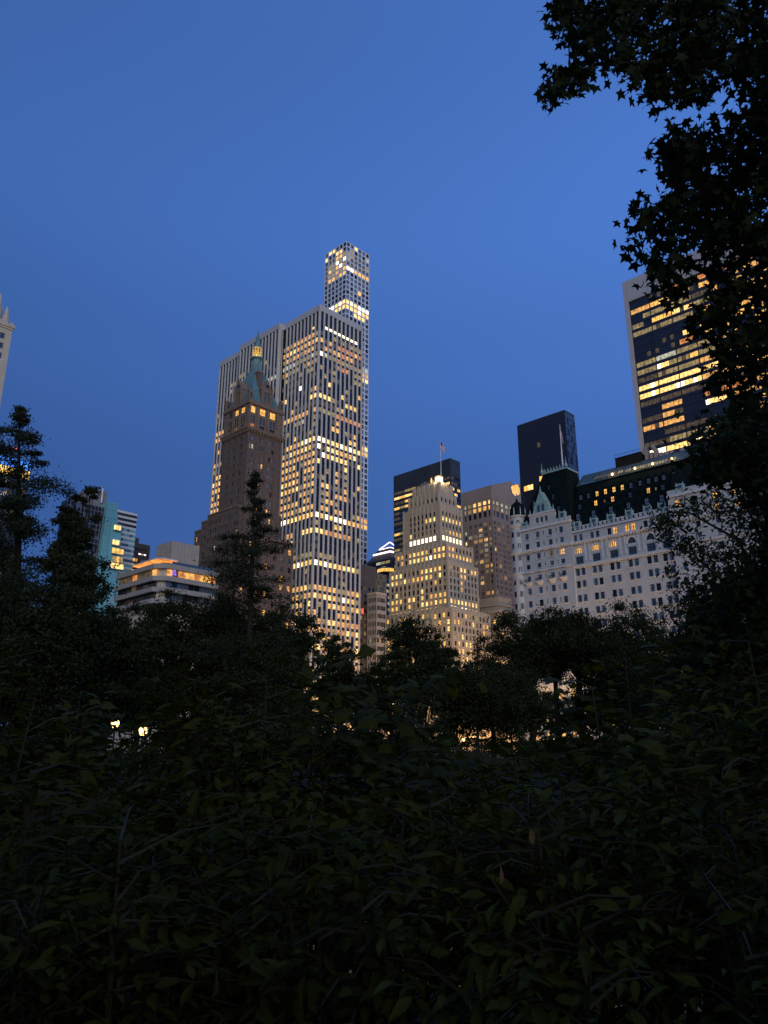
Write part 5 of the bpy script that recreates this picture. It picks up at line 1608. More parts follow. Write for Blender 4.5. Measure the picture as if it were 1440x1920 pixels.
def teal_group():
    D = 290
    yg = 262.6
    pt = lambda px, py, y=yg: on_y(px, py, y)
    # dark gridded tower with a machine box
    t = thing('gridded_tower', (118, 270, GZ), 'dark tower with a pale window grid and a blank olive machine box on its roof', 'office tower')
    l, r = pt(128, 926), pt(197, 956)
    x0, x1, zt = l[0], r[0], 87.6
    q = MB(); q.box(x0, x1, yg + 0.15, yg + 5, GZ, zt, 'glass_black'); q.build('core', t)
    W = Windows(200)
    n, m = 11, 26
    for k in range(m):
        for i in range(n):
            h = x0 + (x1 - x0) * i / n; z = zt - 0.3 - k * 1.75
            W.add('Y', yg + 0.1, h + 0.08, h + (x1 - x0) / n - 0.08, z - 1.55, z, pick({'glass': 12, 'glass_blue': 2}))
    q = MB()
    for i in range(n + 1):
        h = x0 + (x1 - x0) * i / n; q.fbox('Y', yg + 0.1, h - 0.08, h + 0.08, GZ, zt, 0.15, 0.0, 'mullion')
    for k in range(m + 1):
        z = zt - 0.3 - k * 1.75; q.fbox('Y', yg + 0.1, x0, x1, z, z + 0.18, 0.12, 0.0, 'mullion')
    q.build('mullion_grid', t, kind='stuff'); W.finish(t)
    q = MB(); a, b = on_y(168, 914, 265.2), on_y(202, 921, 265.2)
    q.box(a[0], b[0], 265.2, 274, zt + 0.01, a[2], 'grey_metal'); q.build('machine_box', t)
    q = MB(); c0 = on_y(190, 943, 264.6); c1 = on_y(187, 912, 264.6)
    q.tube([(c0[0], 264.6, c0[2]), (c0[0], 264.6, c1[2])], 0.28, 'white_paint', 8); q.build('flue', t)
    q = MB()
    for px in (174, 181, 184):
        p = on_y(px, 914, 267); q.tube([(p[0], 267, a[2]), (p[0] + 0.4, 267, a[2] + 1.4)], 0.06, 'mullion_dark', 4)
    q.build('antenna', t)
    # teal curtain wall tower
    t = thing('teal_tower', (126, 266, GZ), 'teal glass tower with a slanted side and a stack of warmly lit corner rooms', 'office tower')
    yt = 260.2
    P = lambda px, py: on_y(px, py, yt)
    b0, b1, t0, t1 = P(174, 1140), P(224, 1140), P(203, 941), P(220, 944.5)
    q = MB()
    prof = [(b0[0], b0[2]), (b1[0], b1[2]), (t1[0], t1[2]), (t0[0], t0[2])]
    q.poly([(x, yt, z) for x, z in prof], 'teal_glass'); q.poly([(x, yt + 12, z) for x, z in reversed(prof)], 'teal_glass')
    for a, b in zip(prof, prof[1:] + prof[:1]): q.poly([(a[0], yt, a[1]), (a[0], yt + 12, a[1]), (b[0], yt + 12, b[1]), (b[0], yt, b[1])], 'teal_glass')
    q.box(b0[0] - 1, b1[0] + 1, yt + 0.5, yt + 12, GZ, b0[2] - 0.2, 'teal_glass')
    q.build('slanted_wall', t)
    q = MB()
    for i in range(1, 8):
        f = i / 8; q.tube([(b0[0] + (b1[0] - b0[0]) * f, yt - 0.03, b0[2]), (t0[0] + (t1[0] - t0[0]) * f, yt - 0.03, t0[2])], 0.05, 'teal_frame', 4)
    for k in range(1, 13):
        f = k / 13
        q.tube([(b0[0] + (t0[0] - b0[0]) * f, yt - 0.03, b0[2] + (t0[2] - b0[2]) * f), (b1[0] + (t1[0] - b1[0]) * f, yt - 0.03, b1[2] + (t1[2] - b1[2]) * f)], 0.05, 'teal_frame', 4)
    q.build('mullion_grid', t, kind='stuff')
    ys = 258.8
    c0, c1 = on_y(209, 980, ys), on_y(230, 980, ys)
    W = Windows(60)
    q = MB(); q.box(c0[0], c1[0], ys + 0.02, ys + 8, GZ, c0[2], 'teal_glass'); q.build('bay', t)
    lits = [(985, 993, 214, 228, 'bright'), (1012, 1021, 211, 225, 'bright'), (1029, 1037, 210, 233, 'yellow'), (1044, 1053, 210, 232, 'dim'), (1055, 1065, 207, 233, 'bright')]
    for ya, yb, xa, xb, m in lits:
        p0, p1 = on_y(xa, yb, ys - 0.3), on_y(xb, ya, ys - 0.3)
        n = 3
        for i in range(n):
            h0 = p0[0] + (p1[0] - p0[0]) * i / n; h1 = p0[0] + (p1[0] - p0[0]) * (i + 1) / n
            W.add('Y', ys - 0.1, h0 + 0.06, h1 - 0.06, p0[2], p1[2] - 0.3, m if i != 1 or m == 'bright' else 'yellow')
        fl = MB(); fl.box(p0[0] - 0.2, p1[0] + 0.2, ys - 0.9, ys + 0.01, p0[2] - 0.35, p0[2] - 0.02, 'teal_frame'); fl.build('balcony_slab', t)
    W.finish(t)
    # striped tower
    t = thing('striped_tower', (138, 262, GZ), 'pale striped tower with dark bands near its top and glassy floors below', 'office tower')
    ys = 267.5
    a, b = on_y(219, 956, ys), on_y(258, 964, ys)
    q = MB(); q.box(a[0], b[0], ys + 0.2, ys + 14, GZ, b[2], 'white_trim'); q.build('core', t)
    W = Windows(200); q = MB()
    for k in range(22):
        z = b[2] - 0.9 - k * 1.95
        q.fbox('Y', ys + 0.2, a[0], b[0], z, z + 0.9, 0.2, 0.0, 'white_trim')
        for i in range(7):
            h = a[0] + (b[0] - a[0]) * i / 7
            W.add('Y', ys + 0.12, h + 0.02, h + (b[0] - a[0]) / 7 - 0.02, z - 1.05, z, 'spandrel' if k < 3 else (pick({'glass': 3, 'glass_blue': 2, 'cool': 0.3}) if i < 3 else pick({'teal_glass': 3, 'glass_blue': 2})))
    q.build('floor_band', t); W.finish(t)
    # small dark tower
    t = thing('dark_tower', (172, 320, GZ), 'small dark tower with a few orange and white lit windows, behind the terraced building', 'office tower')
    yd = 316.0
    a, b = on_y(250, 1018, yd), on_y(282, 1023, yd)
    q = MB(); q.box(a[0], b[0], yd + 0.05, yd + 14, GZ, b[2], 'granite_dark'); e0, e1 = on_y(255, 1007, yd), on_y(263, 1008, yd); q.box(e0[0], e1[0], yd + 1, yd + 6, b[2], e0[2], 'granite_dark'); q.build('facade', t)
    W = Windows(80)
    for k in range(14):
        z = b[2] - 2 - k * 2.6
        for i in range(6):
            h = a[0] + 0.3 + (b[0] - a[0] - 0.6) * i / 6
            m = 'glass'
            if k == 1 and 1 < i < 5: m = 'neon_white' if i != 3 else 'cool'
            elif k in (2, 3, 4) and i < 2: m = pick({'amber': 3, 'orange': 1})
            elif k in (2, 3) and i in (3, 4): m = 'glass_blue'
            W.add('Y', yd, h + 0.12, h + (b[0] - a[0]) / 6 - 0.22, z - (1.5 if k != 1 else 0.6), z, m)
    W.finish(t)

teal_group()


def terraced_building():
    # blank beige machine block and the terraced floors under a broad lit roof
    t = thing('beige_block', (146, 250, GZ), 'windowless beige rooftop block of upright ribbed panels, above the terraced building', 'building')
    c = aim(323, 1014, 280); l = on_x(295, 1022, c[0]); r = on_y(374, 1022, c[1])
    q = MB(); q.box(c[0], r[0], c[1], l[1], GZ, c[2], 'beige'); q.build('wall', t)
    q = MB()
    for i in range(9):
        h = c[0] + (r[0] - c[0]) * i / 8; q.fbox('Y', c[1], h - 0.09, h + 0.09, c[2] - 12, c[2] + 0.15, 0.12, -0.003, 'beige')
    for i in range(6):
        h = c[1] + (l[1] - c[1]) * i / 5; q.fbox('X', c[0], h - 0.08, h + 0.08, c[2] - 12, c[2] + 0.15, 0.12, -0.003, 'beige')
    q.build('panel_rib', t)
    t = thing('terraced_building', (122, 205, GZ), 'terraced white apartment building with an orange glowing roof soffit and lit top floor', 'apartment building')
    k = aim(301, 1055, 232); X, Y = k[0], k[1]
    L, Rr = on_x(222, 1086, X)[1], on_y(408, 1076, Y)[0]
    def zed(y): return float(aim(301, y, 232)[2])
    ch = 2.2                                                          # chamfered corner
    def plan(o): return [(X - o, L), (X - o, Y + ch), (X + ch * 0.5 - o, Y + ch * 0.45), (X + ch - 0.3 * o, Y - o), (Rr, Y - o), (Rr, Y + 14), (X + 14, L)]
    def ring_ccw(r): return r[::-1] if sum((b[0] - a[0]) * (b[1] + a[1]) for a, b in zip(r, r[1:] + r[:1])) > 0 else r
    levels = [(zed(1055), zed(1064)), (zed(1078), zed(1087)), (zed(1099), zed(1108)), (zed(1121), zed(1130))]
    for (zt, zb) in levels:
        q = MB(); q.prism(ring_ccw(plan(0.9)), zb, zt, 'beige'); q.build('parapet', t)
    q = MB(); q.prism(ring_ccw(plan(-0.9)), GZ, zed(1056), 'lime_trim'); q.build('core', t)
    W = Windows(120)
    for (zt, zb), (z2, _) in zip(levels, levels[1:]):
        first = zt == levels[0][0]
        for i in range(9):
            a = X + ch + 0.3 + (Rr - X - ch - 0.5) * i / 9; b = X + ch + 0.3 + (Rr - X - ch - 0.5) * (i + 1) / 9
            W.add('Y', Y + 0.3, a + 0.08, b - 0.08, z2 + 0.05, zb - 0.05, (pick({'amber': 4, 'orange': 3, 'yellow': 2}) if i not in (1,) else 'dimmer') if first else pick({'glass': 5, 'glass_blue': 3, 'amber': 0.5}))
        for i in range(8):
            a = Y + ch + (L - Y - ch) * i / 8; b = Y + ch + (L - Y - ch) * (i + 1) / 8
            W.add('X', X + 0.3, a + 0.08, b - 0.08, z2 + 0.05, zb - 0.05, ('amber' if i == 0 else ('orange' if i == 4 else 'dimmer')) if first else pick({'glass': 6, 'dimmer': 1}))
    W.finish(t)
    # penthouse glass, lit soffit and thin roof
    zr = zed(1044.5)
    q = MB(); q.prism(ring_ccw([(X + 3, L - 12), (X + 2.6, Y + 4), (X + 4, Y + 2.5), (X + 16, Y + 2.5), (X + 16, Y + 12), (X + 12, L - 12)]), levels[0][0], zr - 0.6, 'glass_blue'); q.build('penthouse', t)
    roof = [(X - 0.6, L - 9.5), (X - 0.6, Y + 2.6), (X + 1.2, Y + 0.2), (X + 6.0, Y + 0.2), (X + 6.0, Y + 9), (X + 10, L - 9.5)]
    q = MB(); q.prism(ring_ccw(roof), zr - 0.25, zr + 0.1, 'white_trim'); q.build('roof', t)
    q = MB(); q.prism(ring_ccw([(a + (0.25 if a < X + 5 else -0.25), b) for a, b in roof]), zr - 0.5, zr - 0.252, 'soffit'); q.build('soffit', t)
    q = MB(); q.box(X + 3.5, Rr - 2, Y - 0.75, Y - 0.7, levels[0][0], levels[0][0] + 0.9, 'glass_blue'); q.build('glass_rail', t)
    q = MB(); v = on_y(327, 1073, Y - 0.2)
    for s in (-0.5, 0.5): q.tube([(v[0] + s, Y - 0.25, v[2] - 0.9), (v[0] + s * 0.1, Y - 0.25, v[2] + 1.1)], 0.14, 'neon_violet', 5)
    q.tube([(v[0] - 0.6, Y - 0.25, v[2] - 0.7), (v[0] + 0.6, Y - 0.25, v[2] - 0.7)], 0.12, 'neon_violet', 5)
    q.build('violet_lamp', t)

terraced_building()


# ================================================================== GROUND, WATER, STREETS
def ground_z(r, th):
    """th: angle from the view direction."""
    r = min(r, 300.0)
    front = 1.0 / (1.0 + math.exp((abs(th) - 1.25) * 8))
    pond = (1 / (1 + math.exp(-(r - 10.5) / 1.1))) * (1 / (1 + math.exp((r - 50) / 2.5))) * front
    base = 0.3 + 0.2 * (1 / (1 + math.exp(-(r - 40) / 10)))
    lump = 0.12 * math.sin(r * 0.9 + th * 7) * math.exp(-r / 40)
    return base - 4.3 * pond + lump


def make_ground():
    rs = [0] + list(np.linspace(1, 16, 16)) + list(np.linspace(18, 90, 25)) + [110, 140, 180, 260, 420, 800, 1600, 3000, 5000]
    n = 72
    v, f = [(0, 0, 0.3)], []
    for r in rs[1:]:
        for k in range(n):
            th = 2 * math.pi * k / n
            tt = (th + math.pi) % (2 * math.pi) - math.pi
            v.append((r * math.cos(HEAD + th), r * math.sin(HEAD + th), ground_z(r, tt)))
    for k in range(n): f.append((0, 1 + k, 1 + (k + 1) % n))
    for i in range(len(rs) - 2):
        a, b = 1 + i * n, 1 + (i + 1) * n
        for k in range(n):
            f.append((a + k, b + k, b + (k + 1) % n, a + (k + 1) % n))
    me = bpy.data.meshes.new('ground'); me.from_pydata(v, [], f); me.materials.append(M['soil']); me.update()
    tag(place('ground', me, (0, 0, 0)), kind='structure')
    n = 48
    pts = [(54 * math.cos(HEAD + a), 54 * math.sin(HEAD + a), -3.0) for a in np.linspace(-1.5, 1.5, n)] + [(9 * math.cos(HEAD + a), 9 * math.sin(HEAD + a), -3.0) for a in np.linspace(1.5, -1.5, n)]
    me = bpy.data.meshes.new('pond'); me.from_pydata(pts, [], [(i, i + 1, 2 * n - 2 - i, 2 * n - 1 - i) for i in range(n - 1)]); me.materials.append(M['water']); me.update()
    tag(place('pond', me, (0, 0, 0)), kind='structure')
    nt = M['water'].node_tree; b = nt.nodes['Principled BSDF']
    tx = nt.nodes.new('ShaderNodeTexNoise'); tx.inputs['Scale'].default_value = 1.4; tx.inputs['Detail'].default_value = 2
    g = nt.nodes.new('ShaderNodeNewGeometry'); bp = nt.nodes.new('ShaderNodeBump'); bp.inputs['Strength'].default_value = 0.25; bp.inputs['Distance'].default_value = 0.04
    nt.links.new(g.outputs['Position'], tx.inputs['Vector']); nt.links.new(tx.outputs['Fac'], bp.inputs['Height']); nt.links.new(bp.outputs[0], b.inputs['Normal'])
    q = MB(); q.poly([(184, -400, 0.512), (202, -400, 0.512), (202, 700, 0.512), (184, 700, 0.512)], 'asphalt')
    tag(q.build('park_street'), kind='structure')
    q = MB(); q.poly([(202, 218, 0.508), (900, 218, 0.508), (900, 240, 0.508), (202, 240, 0.508)], 'asphalt')
    tag(q.build('avenue'), kind='structure')
    q = MB(); q.box(202.3, 206.5, -400, 143, 0.4, 0.64, 'stone'); q.box(178, 183.7, -400, 700, 0.4, 0.64, 'stone')
    tag(q.build('pavement'), kind='structure')
    q = MB()
    for y in np.arange(-100, 300, 9): q.poly([(192.9, y, 0.517), (193.1, y, 0.517), (193.1, y + 3.5, 0.517), (192.9, y + 3.5, 0.517)], 'white_paint')
    tag(q.build('lane_marking'), kind='structure')
    q = MB()                                                   # park path beyond the pond
    w = 3.2
    line = [aim(px, 1406, d)[:2] for px, d in ((-400, 92), (100, 96), (265, 97), (500, 110), (700, 135), (870, 160), (945, 168), (1100, 172), (1500, 172))]
    for (a, b) in zip(line, line[1:]):
        d = b - a; nn = np.array([-d[1], d[0]]) / np.linalg.norm(d) * w
        q.poly([(*(a - nn), 0.54), (*(b - nn), 0.54), (*(b + nn), 0.54), (*(a + nn), 0.54)], 'path')
    tag(q.build('path'), kind='structure')

make_ground()


# park wall along the street, of stone blocks
def park_wall():
    t = thing('park_wall', (176, 120, 0.5), 'low grey stone wall between the park and the street lamps', 'wall')
    q = MB()
    for y in np.arange(-40, 280, 1.6):
        for k in range(3):
            o = 0.8 * (k % 2)
            e = rnd.uniform(-0.03, 0.03)
            q.box(175.6 + e, 176.2, y + o, y + o + 1.57, 0.45 + k * 0.38, 0.45 + k * 0.38 + 0.365, 'stone')
    q.build('stone', t, kind='stuff')
    q = MB(); q.box(175.45, 176.35, -40, 281, 1.60, 1.75, 'stone'); q.build('coping', t)

park_wall()


# ------------------------------------------------------------------ lamps
def lamp_mesh(kind):
    p, h, g = MB(), MB(), MB()
    if kind == 'park':
        p.lathe(0, 0, [(0.22, 0), (0.20, 0.5), (0.09, 0.65), (0.07, 3.0), (0.12, 3.1)], 8, 'black_paint')
        h.lathe(0, 0, [(0.13, 3.1), (0.20, 3.2), (0.1, 3.22)], 8, 'black_paint'); h.lathe(0, 0, [(0.24, 3.72), (0.16, 3.86), (0.03, 4.05)], 8, 'black_paint')
        g.lathe(0, 0, [(0.12, 3.22), (0.26, 3.4), (0.26, 3.6), (0.18, 3.72)], 10, 'bulb')
    else:
        p.lathe(0, 0, [(0.2, 0), (0.18, 0.8), (0.10, 1.0), (0.07, 7.6)], 8, 'black_paint')
        p.tube([(0, 0, 7.4), (-0.3, 0, 7.9), (-1.2, 0, 8.0)], 0.05, 'black_paint', 6)
        h.box(-1.6, -0.9, -0.18, 0.18, 7.98, 8.14, 'black_paint')
        g.box(-1.55, -0.95, -0.15, 0.15, 7.86, 7.975, 'bulb_white')
    out = []
    for nm, mb in (('post', p), ('hood', h), ('lantern', g)):
        me = bpy.data.meshes.new(nm); me.from_pydata(mb.v, [], mb.f)
        for mt in mb.mats: me.materials.append(M[mt])
        me.polygons.foreach_set('material_index', mb.m); me.update(); out.append((nm, me))
    return out

LAMP = {'park': lamp_mesh('park'), 'street': lamp_mesh('street')}
PARK_L = bpy.data.lights.new('park_lamp_light', 'POINT'); PARK_L.energy = 170; PARK_L.color = (1.0, 0.66, 0.26); PARK_L.shadow_soft_size = 0.25
STREET_L = bpy.data.lights.new('street_lamp_light', 'POINT'); STREET_L.energy = 700; STREET_L.color = (1.0, 0.60, 0.27); STREET_L.shadow_soft_size = 0.4

HOTEL_L = STREET_L.copy(); HOTEL_L.energy = 450
AVENUE_L = STREET_L.copy(); AVENUE_L.energy = 30000; AVENUE_L.color = (1.0, 0.56, 0.2)

def lamp(kind, x, y, z, label, group):
    t = thing(('park' if kind == 'park' else 'street') + '_lamp', (x, y, z), label, 'lamp post', group)
    for nm, me in LAMP['park' if kind == 'park' else 'street']: place(nm, me, (x, y, z), t)
    lo = bpy.data.objects.new('light', {'park': PARK_L, 'street': STREET_L, 'hotel': HOTEL_L, 'avenue': AVENUE_L}[kind]); COL.objects.link(lo); lo.parent = t
    lo.location = (0, 0, 3.5) if kind == 'park' else (-1.25, 0, 7.6)
    return t

for px, d, lb in ((265, 54, 'park lamp with the brightest yellow glow, low in the dark trees on the pond bank'), (211, 57, 'smaller park lamp just beside the brightest yellow park lamp'),
                  (870, 160, 'park lamp beside the lit path under the rounded willow'), (640, 128, 'faint park lamp below the small tree in front of the marble pier tower'), (1040, 168, 'park lamp below the trunks in front of the white hotel'), (1160, 150, 'park lamp in the dark shrubs at the foot of the white hotel')):
    p = aim(px, 1406, d); lamp('park', p[0], p[1], ground_z(d, 0) - 0.03, lb, 'park lamps')
for i, y in enumerate(range(-10, 270, 20)):
    lamp('street', 183.0, y, 0.6, 'street lamp in the row along the park wall, half hidden by the dark trees', 'street lamps')
for i, y in enumerate(range(-6, 140, 18)):
    lamp('hotel', 203.2, y, 0.64, 'street lamp on the pavement at the foot of the white hotel', 'lamps before the hotel')
for i, x in enumerate(range(212, 500, 24)):
    lamp('avenue', x, 219.5, 0.5, 'street lamp on the avenue between the towers', 'avenue street lamps')


# ================================================================== TREES AND SHRUBS
def np_mesh(name, V, faces_n, F, mat, parent, kind=None):
    me = bpy.data.meshes.new(name)
    o0 = wloc(parent)
    V = (V - o0).astype(np.float32)
    me.vertices.add(len(V)); me.vertices.foreach_set('co', V.ravel())
    me.loops.add(F.size); me.loops.foreach_set('vertex_index', F.ravel().astype(np.int32))
    me.polygons.add(len(F)); me.polygons.foreach_set('loop_start', np.arange(0, F.size, faces_n, dtype=np.int32))
    me.materials.append(M[mat]); me.update(calc_edges=True); me.validate()
    return place(name, me, o0, parent, kind)


def frames(n, g, up=0.6):
    nrm = g.normal(size=(n, 3)); nrm /= np.linalg.norm(nrm, axis=1)[:, None]
    nrm[:, 2] = nrm[:, 2] * 0.8 + up
    nrm /= np.linalg.norm(nrm, axis=1)[:, None]
    a = g.normal(size=(n, 3)); a -= (a * nrm).sum(1)[:, None] * nrm; a /= np.linalg.norm(a, axis=1)[:, None]
    return a, np.cross(nrm, a), nrm


def leaf_quads(name, P, size, g, mat, parent, up=0.5, aspect=0.55):
    n = len(P)
    a, b, nn = frames(n, g, up)
    s = size * g.uniform(0.65, 1.35, n)[:, None]
    V = np.empty((n, 4, 3))
    V[:, 0] = P - a * s * 0.5
    V[:, 1] = P + b * s * 0.5 * aspect + nn * s * 0.10
    V[:, 2] = P + a * s * 0.5 - nn * s * 0.12
    V[:, 3] = P - b * s * 0.5 * aspect + nn * s * 0.10
    F = np.arange(n * 4).reshape(n, 4)
    return np_mesh(name, V.reshape(-1, 3), 4, F, mat, parent)


def broad_tree(label, px, d, top, width, base, n=8000, size=0.34, seed=1, name='park_tree', flat=1.0, clumps=70, group='park trees beyond the pond', droop=0.0, lean=0.0, gap=0.0):
    g = np.random.default_rng(seed)
    clumps = int(clumps * 1.6); n = int(n * 1.7)
    q = aim(px, 1406, d); x, y = q[0], q[1]
    zt = float(aim(px, top, d)[2]); zb = max(-0.8 if name == 'bush' else 0.6, float(aim(px, base, d)[2]))
    Rr = width / 2 * d / 1509.0 * math.hypot(1, (px - 720) / 1509) * 0.90
    zc, hz = (zt + zb) / 2, (zt - zb) / 2
    t = thing(name, (x, y, 0.5), label, 'tree', group)
    # clump centres on an uneven crown
    th = g.uniform(0, 2 * math.pi, clumps); cz = g.uniform(-0.85, 0.98, clumps)
    rr = np.sqrt(1 - cz ** 2)
    k1, k2, p1, p2 = g.integers(2, 5), g.integers(3, 7), g.uniform(0, 6), g.uniform(0, 6)
    lump = 1 + 0.10 * np.sin(k1 * th + p1) + 0.08 * np.sin(k2 * th + 4 * cz + p2)
    rad = g.uniform(0.3, 0.95, clumps) ** 0.8 * lump
    C = np.stack([x + Rr * rad * rr * np.cos(th), y + Rr * rad * rr * np.sin(th), zc + hz * (0.98 * rad * cz - 0.02) * flat], 1)
    cr = g.uniform(0.17, 0.26, clumps) * min(Rr, hz * 1.2)
    tr = MB()
    zs = zb + 0.15 * hz if droop == 0 else zc
    trunk = [(x, y, 0.3), (x + 0.1, y, 0.5 + (zs - 0.5) * 0.5), (x - 0.1 + lean, y, zs), (x + lean, y + 0.1, zc + hz * 0.35)]
    r0 = 0.017 * (zt - 0.5) + 0.05
    tr.tube(trunk, [r0 * 1.25, r0, r0 * 0.8, r0 * 0.3], 'bark', 8)
    for i in range(0, clumps, 2):
        c = C[i]
        s = g.uniform(0.0, 0.75)
        o = np.array([x + lean * s, y, zs + (zc + hz * 0.3 - zs) * s - (0.25 * hz if s < 0.15 else 0)])
        mid = (o + c) / 2 + np.array([0, 0, 0.12 * hz]) * g.uniform(-0.3, 1)
        tr.tube([o, mid, c], [r0 * 0.38, r0 * 0.2, 0.03], 'bark', 5)
    tr.build('trunk', t)
    w = cr ** 2; w /= w.sum()
    idx = g.choice(clumps, n, p=w)
    off = g.normal(size=(n, 3)); off /= np.linalg.norm(off, axis=1)[:, None]
    off *= (np.abs(g.normal(size=n)) * 0.62 + 0.15)[:, None]
    P = C[idx] + off * cr[idx][:, None] * np.array([1.15, 1.15, 0.72])
    if droop > 0:
        P[:, 2] -= droop * g.uniform(0, 1, n) ** 2 * hz
    P[:, 2] = np.maximum(P[:, 2], -1.2 if name == 'bush' else 0.5)
    leaf_quads('crown', P, size, g, 'leaf_far', t)
    return t


def needle_tree(label, px, d, top, widths, seed=2, name='conifer_tree', n_per=420, size=0.34, trunk_r=0.35, px_base=None, boughs=34, group='feathery conifers beyond the pond'):
    """widths: [(pixel row, half width in pixels to the left, to the right)] from the top down."""
    g = np.random.default_rng(seed)
    q = aim(px_base or px, 1406, d); x, y = q[0], q[1]
    apex = aim(px, top, d)
    t = thing(name, (x, y, 0.5), label, 'tree', group)
    tr = MB()
    base = np.array([x, y, 0.3])
    def axis(f): return base + (apex - base) * f
    tr.tube([axis(f) for f in (0, 0.35, 0.7, 0.95, 1.0)], [trunk_r * 1.3, trunk_r, trunk_r * 0.6, 0.06, 0.02], 'bark', 8)
    rows = np.array([w[0] for w in widths], float); wl_ = np.array([w[1] for w in widths], float); wr_ = np.array([w[2] for w in widths], float)
    k = d / 1509.0
    P = []
    right = np.array([math.sin(HEAD), -math.cos(HEAD), 0]); fwd = np.array([math.cos(HEAD), math.sin(HEAD), 0])
    for i in range(boughs):
        u = (i + g.uniform(0, 1)) / boughs
        row = rows[0] + (rows[-1] - rows[0]) * u
        zc = float(aim(px, row, d)[2])
        f = (zc - 0.3) / (apex[2] - 0.3)
        o = axis(min(f, 0.995))
        ang = g.uniform(0, 2 * math.pi)
        side = math.cos(ang)
        Wd = (np.interp(row, rows, wr_) if side > 0 else np.interp(row, rows, wl_)) * k
        L = Wd * g.uniform(0.35, 1.15)
        dr = right * side * 1.05 + fwd * math.sin(ang)
        tip = o + dr * L + np.array([0, 0, g.uniform(-0.12, 0.28) * L])
        mid = (o + tip) / 2 + np.array([0, 0, 0.10 * L])
        tr.tube([o, mid, tip], [max(0.03, trunk_r * 0.22 * (1 - u * 0.3)), 0.05, 0.02], 'bark', 4)
        m = int(n_per * (0.35 + L / 3.0))
        s = g.uniform(0.12, 1.05, m) ** 0.8
        c = (1 - s)[:, None] ** 2 * o + (2 * s * (1 - s))[:, None] * mid + (s ** 2)[:, None] * tip
        sp = g.normal(size=(m, 3)) * (0.12 + 0.26 * np.sin(np.clip(s, 0, 1) * 3.0))[:, None] * np.array([1, 1, 0.55]) * max(0.8, L * 0.55)
        # leave bare stretches between tufts
        keep = np.sin(s * 14 + g.uniform(0, 6)) > -0.35
        P.append((c + sp)[keep])
    m = 220                                                      # leading shoot
    s = g.uniform(0, 1, m)
    hh = float(apex[2] - aim(px, rows[0] + 60, d)[2])
    P.append(apex - np.array([0, 0, 1]) * (s * hh)[:, None] + g.normal(size=(m, 3)) * (0.12 + 0.3 * s)[:, None])
    tr.build('trunk', t)
    leaf_quads('crown', np.concatenate(P), size, g, 'leaf_fir', t, up=0.2, aspect=0.4)
    return t


# the dark belt of trees between the pond and the street, from the photograph's left to its right
needle_tree('tall feathery tree with bare upper trunk in front of the lit crown tower', 36, 68, 762,
            [(765, 8, 12), (800, 34, 30), (845, 60, 75), (880, 60, 60), (905, 70, 95), (960, 80, 70), (1060, 90, 90), (1180, 110, 110), (1320, 120, 120)], seed=3, boughs=60, n_per=560, size=0.27)
needle_tree('second thin feathery tree, close beside the tall feathery one at the photo edge', -22, 66, 800,
            [(800, 10, 12), (860, 50, 45), (940, 70, 60), (1060, 90, 80), (1250, 100, 90)], seed=14, boughs=34, n_per=420, size=0.26)
broad_tree('slim dark tree with a ragged high crown in front of the gridded tower', 92, 66, 884, 85, 1250, n=11000, size=0.26, seed=4, clumps=60)
broad_tree('broad dark tree rounding down left of the teal glass tower', 90, 64, 985, 200, 1400, n=16000, size=0.27, seed=5, clumps=100)
broad_tree('wide dark tree filling the left edge above the pond bank', -10, 62, 1060, 260, 1420, n=20000, size=0.27, seed=6, clumps=110)
broad_tree('dark tree below the foot of the teal glass tower', 180, 68, 1085, 200, 1420, n=18000, size=0.27, seed=22, clumps=110)
broad_tree('leafy tree below the terraced building with the orange roof', 315, 84, 1088, 200, 1400, n=20000, size=0.30, seed=7, clumps=110)
broad_tree('dense tree under the feathery conifer in front of the brick tower', 440, 86, 1092, 210, 1400, n=20000, size=0.30, seed=8, clumps=110)
broad_tree('full tree hiding the foot of the marble pier tower', 535, 88, 1125, 150, 1400, n=15000, size=0.30, seed=9, clumps=90)
needle_tree('single feathery conifer standing tall in front of the brick spire tower', 478, 80, 884,
            [(884, 4, 6), (915, 18, 22), (950, 22, 26), (985, 50, 44), (1020, 60, 72), (1060, 88, 80), (1100, 90, 78), (1150, 90, 90), (1250, 110, 110)], seed=10, boughs=70, n_per=430, size=0.26, px_base=462)
broad_tree('small round tree at the lower right corner of the marble pier tower', 634, 105, 1182, 100, 1350, n=9500, size=0.34, seed=11, clumps=50)
broad_tree('round open crowned tree in front of the stepped limestone tower', 772, 110, 1154, 180, 1350, n=15000, size=0.36, seed=12, clumps=75)
broad_tree('low leaning tree right of the round open crowned tree', 835, 112, 1192, 75, 1345, n=5500, size=0.36, seed=13, clumps=36)
broad_tree('rounded willow drooping to the ground beside the lit path', 925, 90, 1234, 250, 1392, n=26000, size=0.30, seed=15, clumps=120, droop=0.30)
broad_tree('dark round tree over bare trunks in front of the turret of the white hotel', 1000, 120, 1143, 185, 1290, n=17000, size=0.36, seed=16, clumps=80)
broad_tree('dark tree with tall bare trunk below the copper gable of the white hotel', 1095, 118, 1134, 190, 1280, n=18000, size=0.36, seed=17, clumps=80)
broad_tree('broad dark tree below the main wing of the white hotel', 1205, 112, 1130, 220, 1400, n=20000, size=0.34, seed=18, clumps=110)
broad_tree('dark tree low against the right edge of the white hotel', 1330, 90, 1110, 230, 1430, n=22000, size=0.28, seed=19, clumps=110)
broad_tree('dark tree closing the gap between the two bare trunked trees', 1050, 128, 1165, 150, 1275, n=13000, size=0.36, seed=24, clumps=70)
broad_tree('low dark tree under the tall trees before the white hotel entrance', 1165, 126, 1230, 170, 1400, n=14000, size=0.36, seed=25, clumps=70)
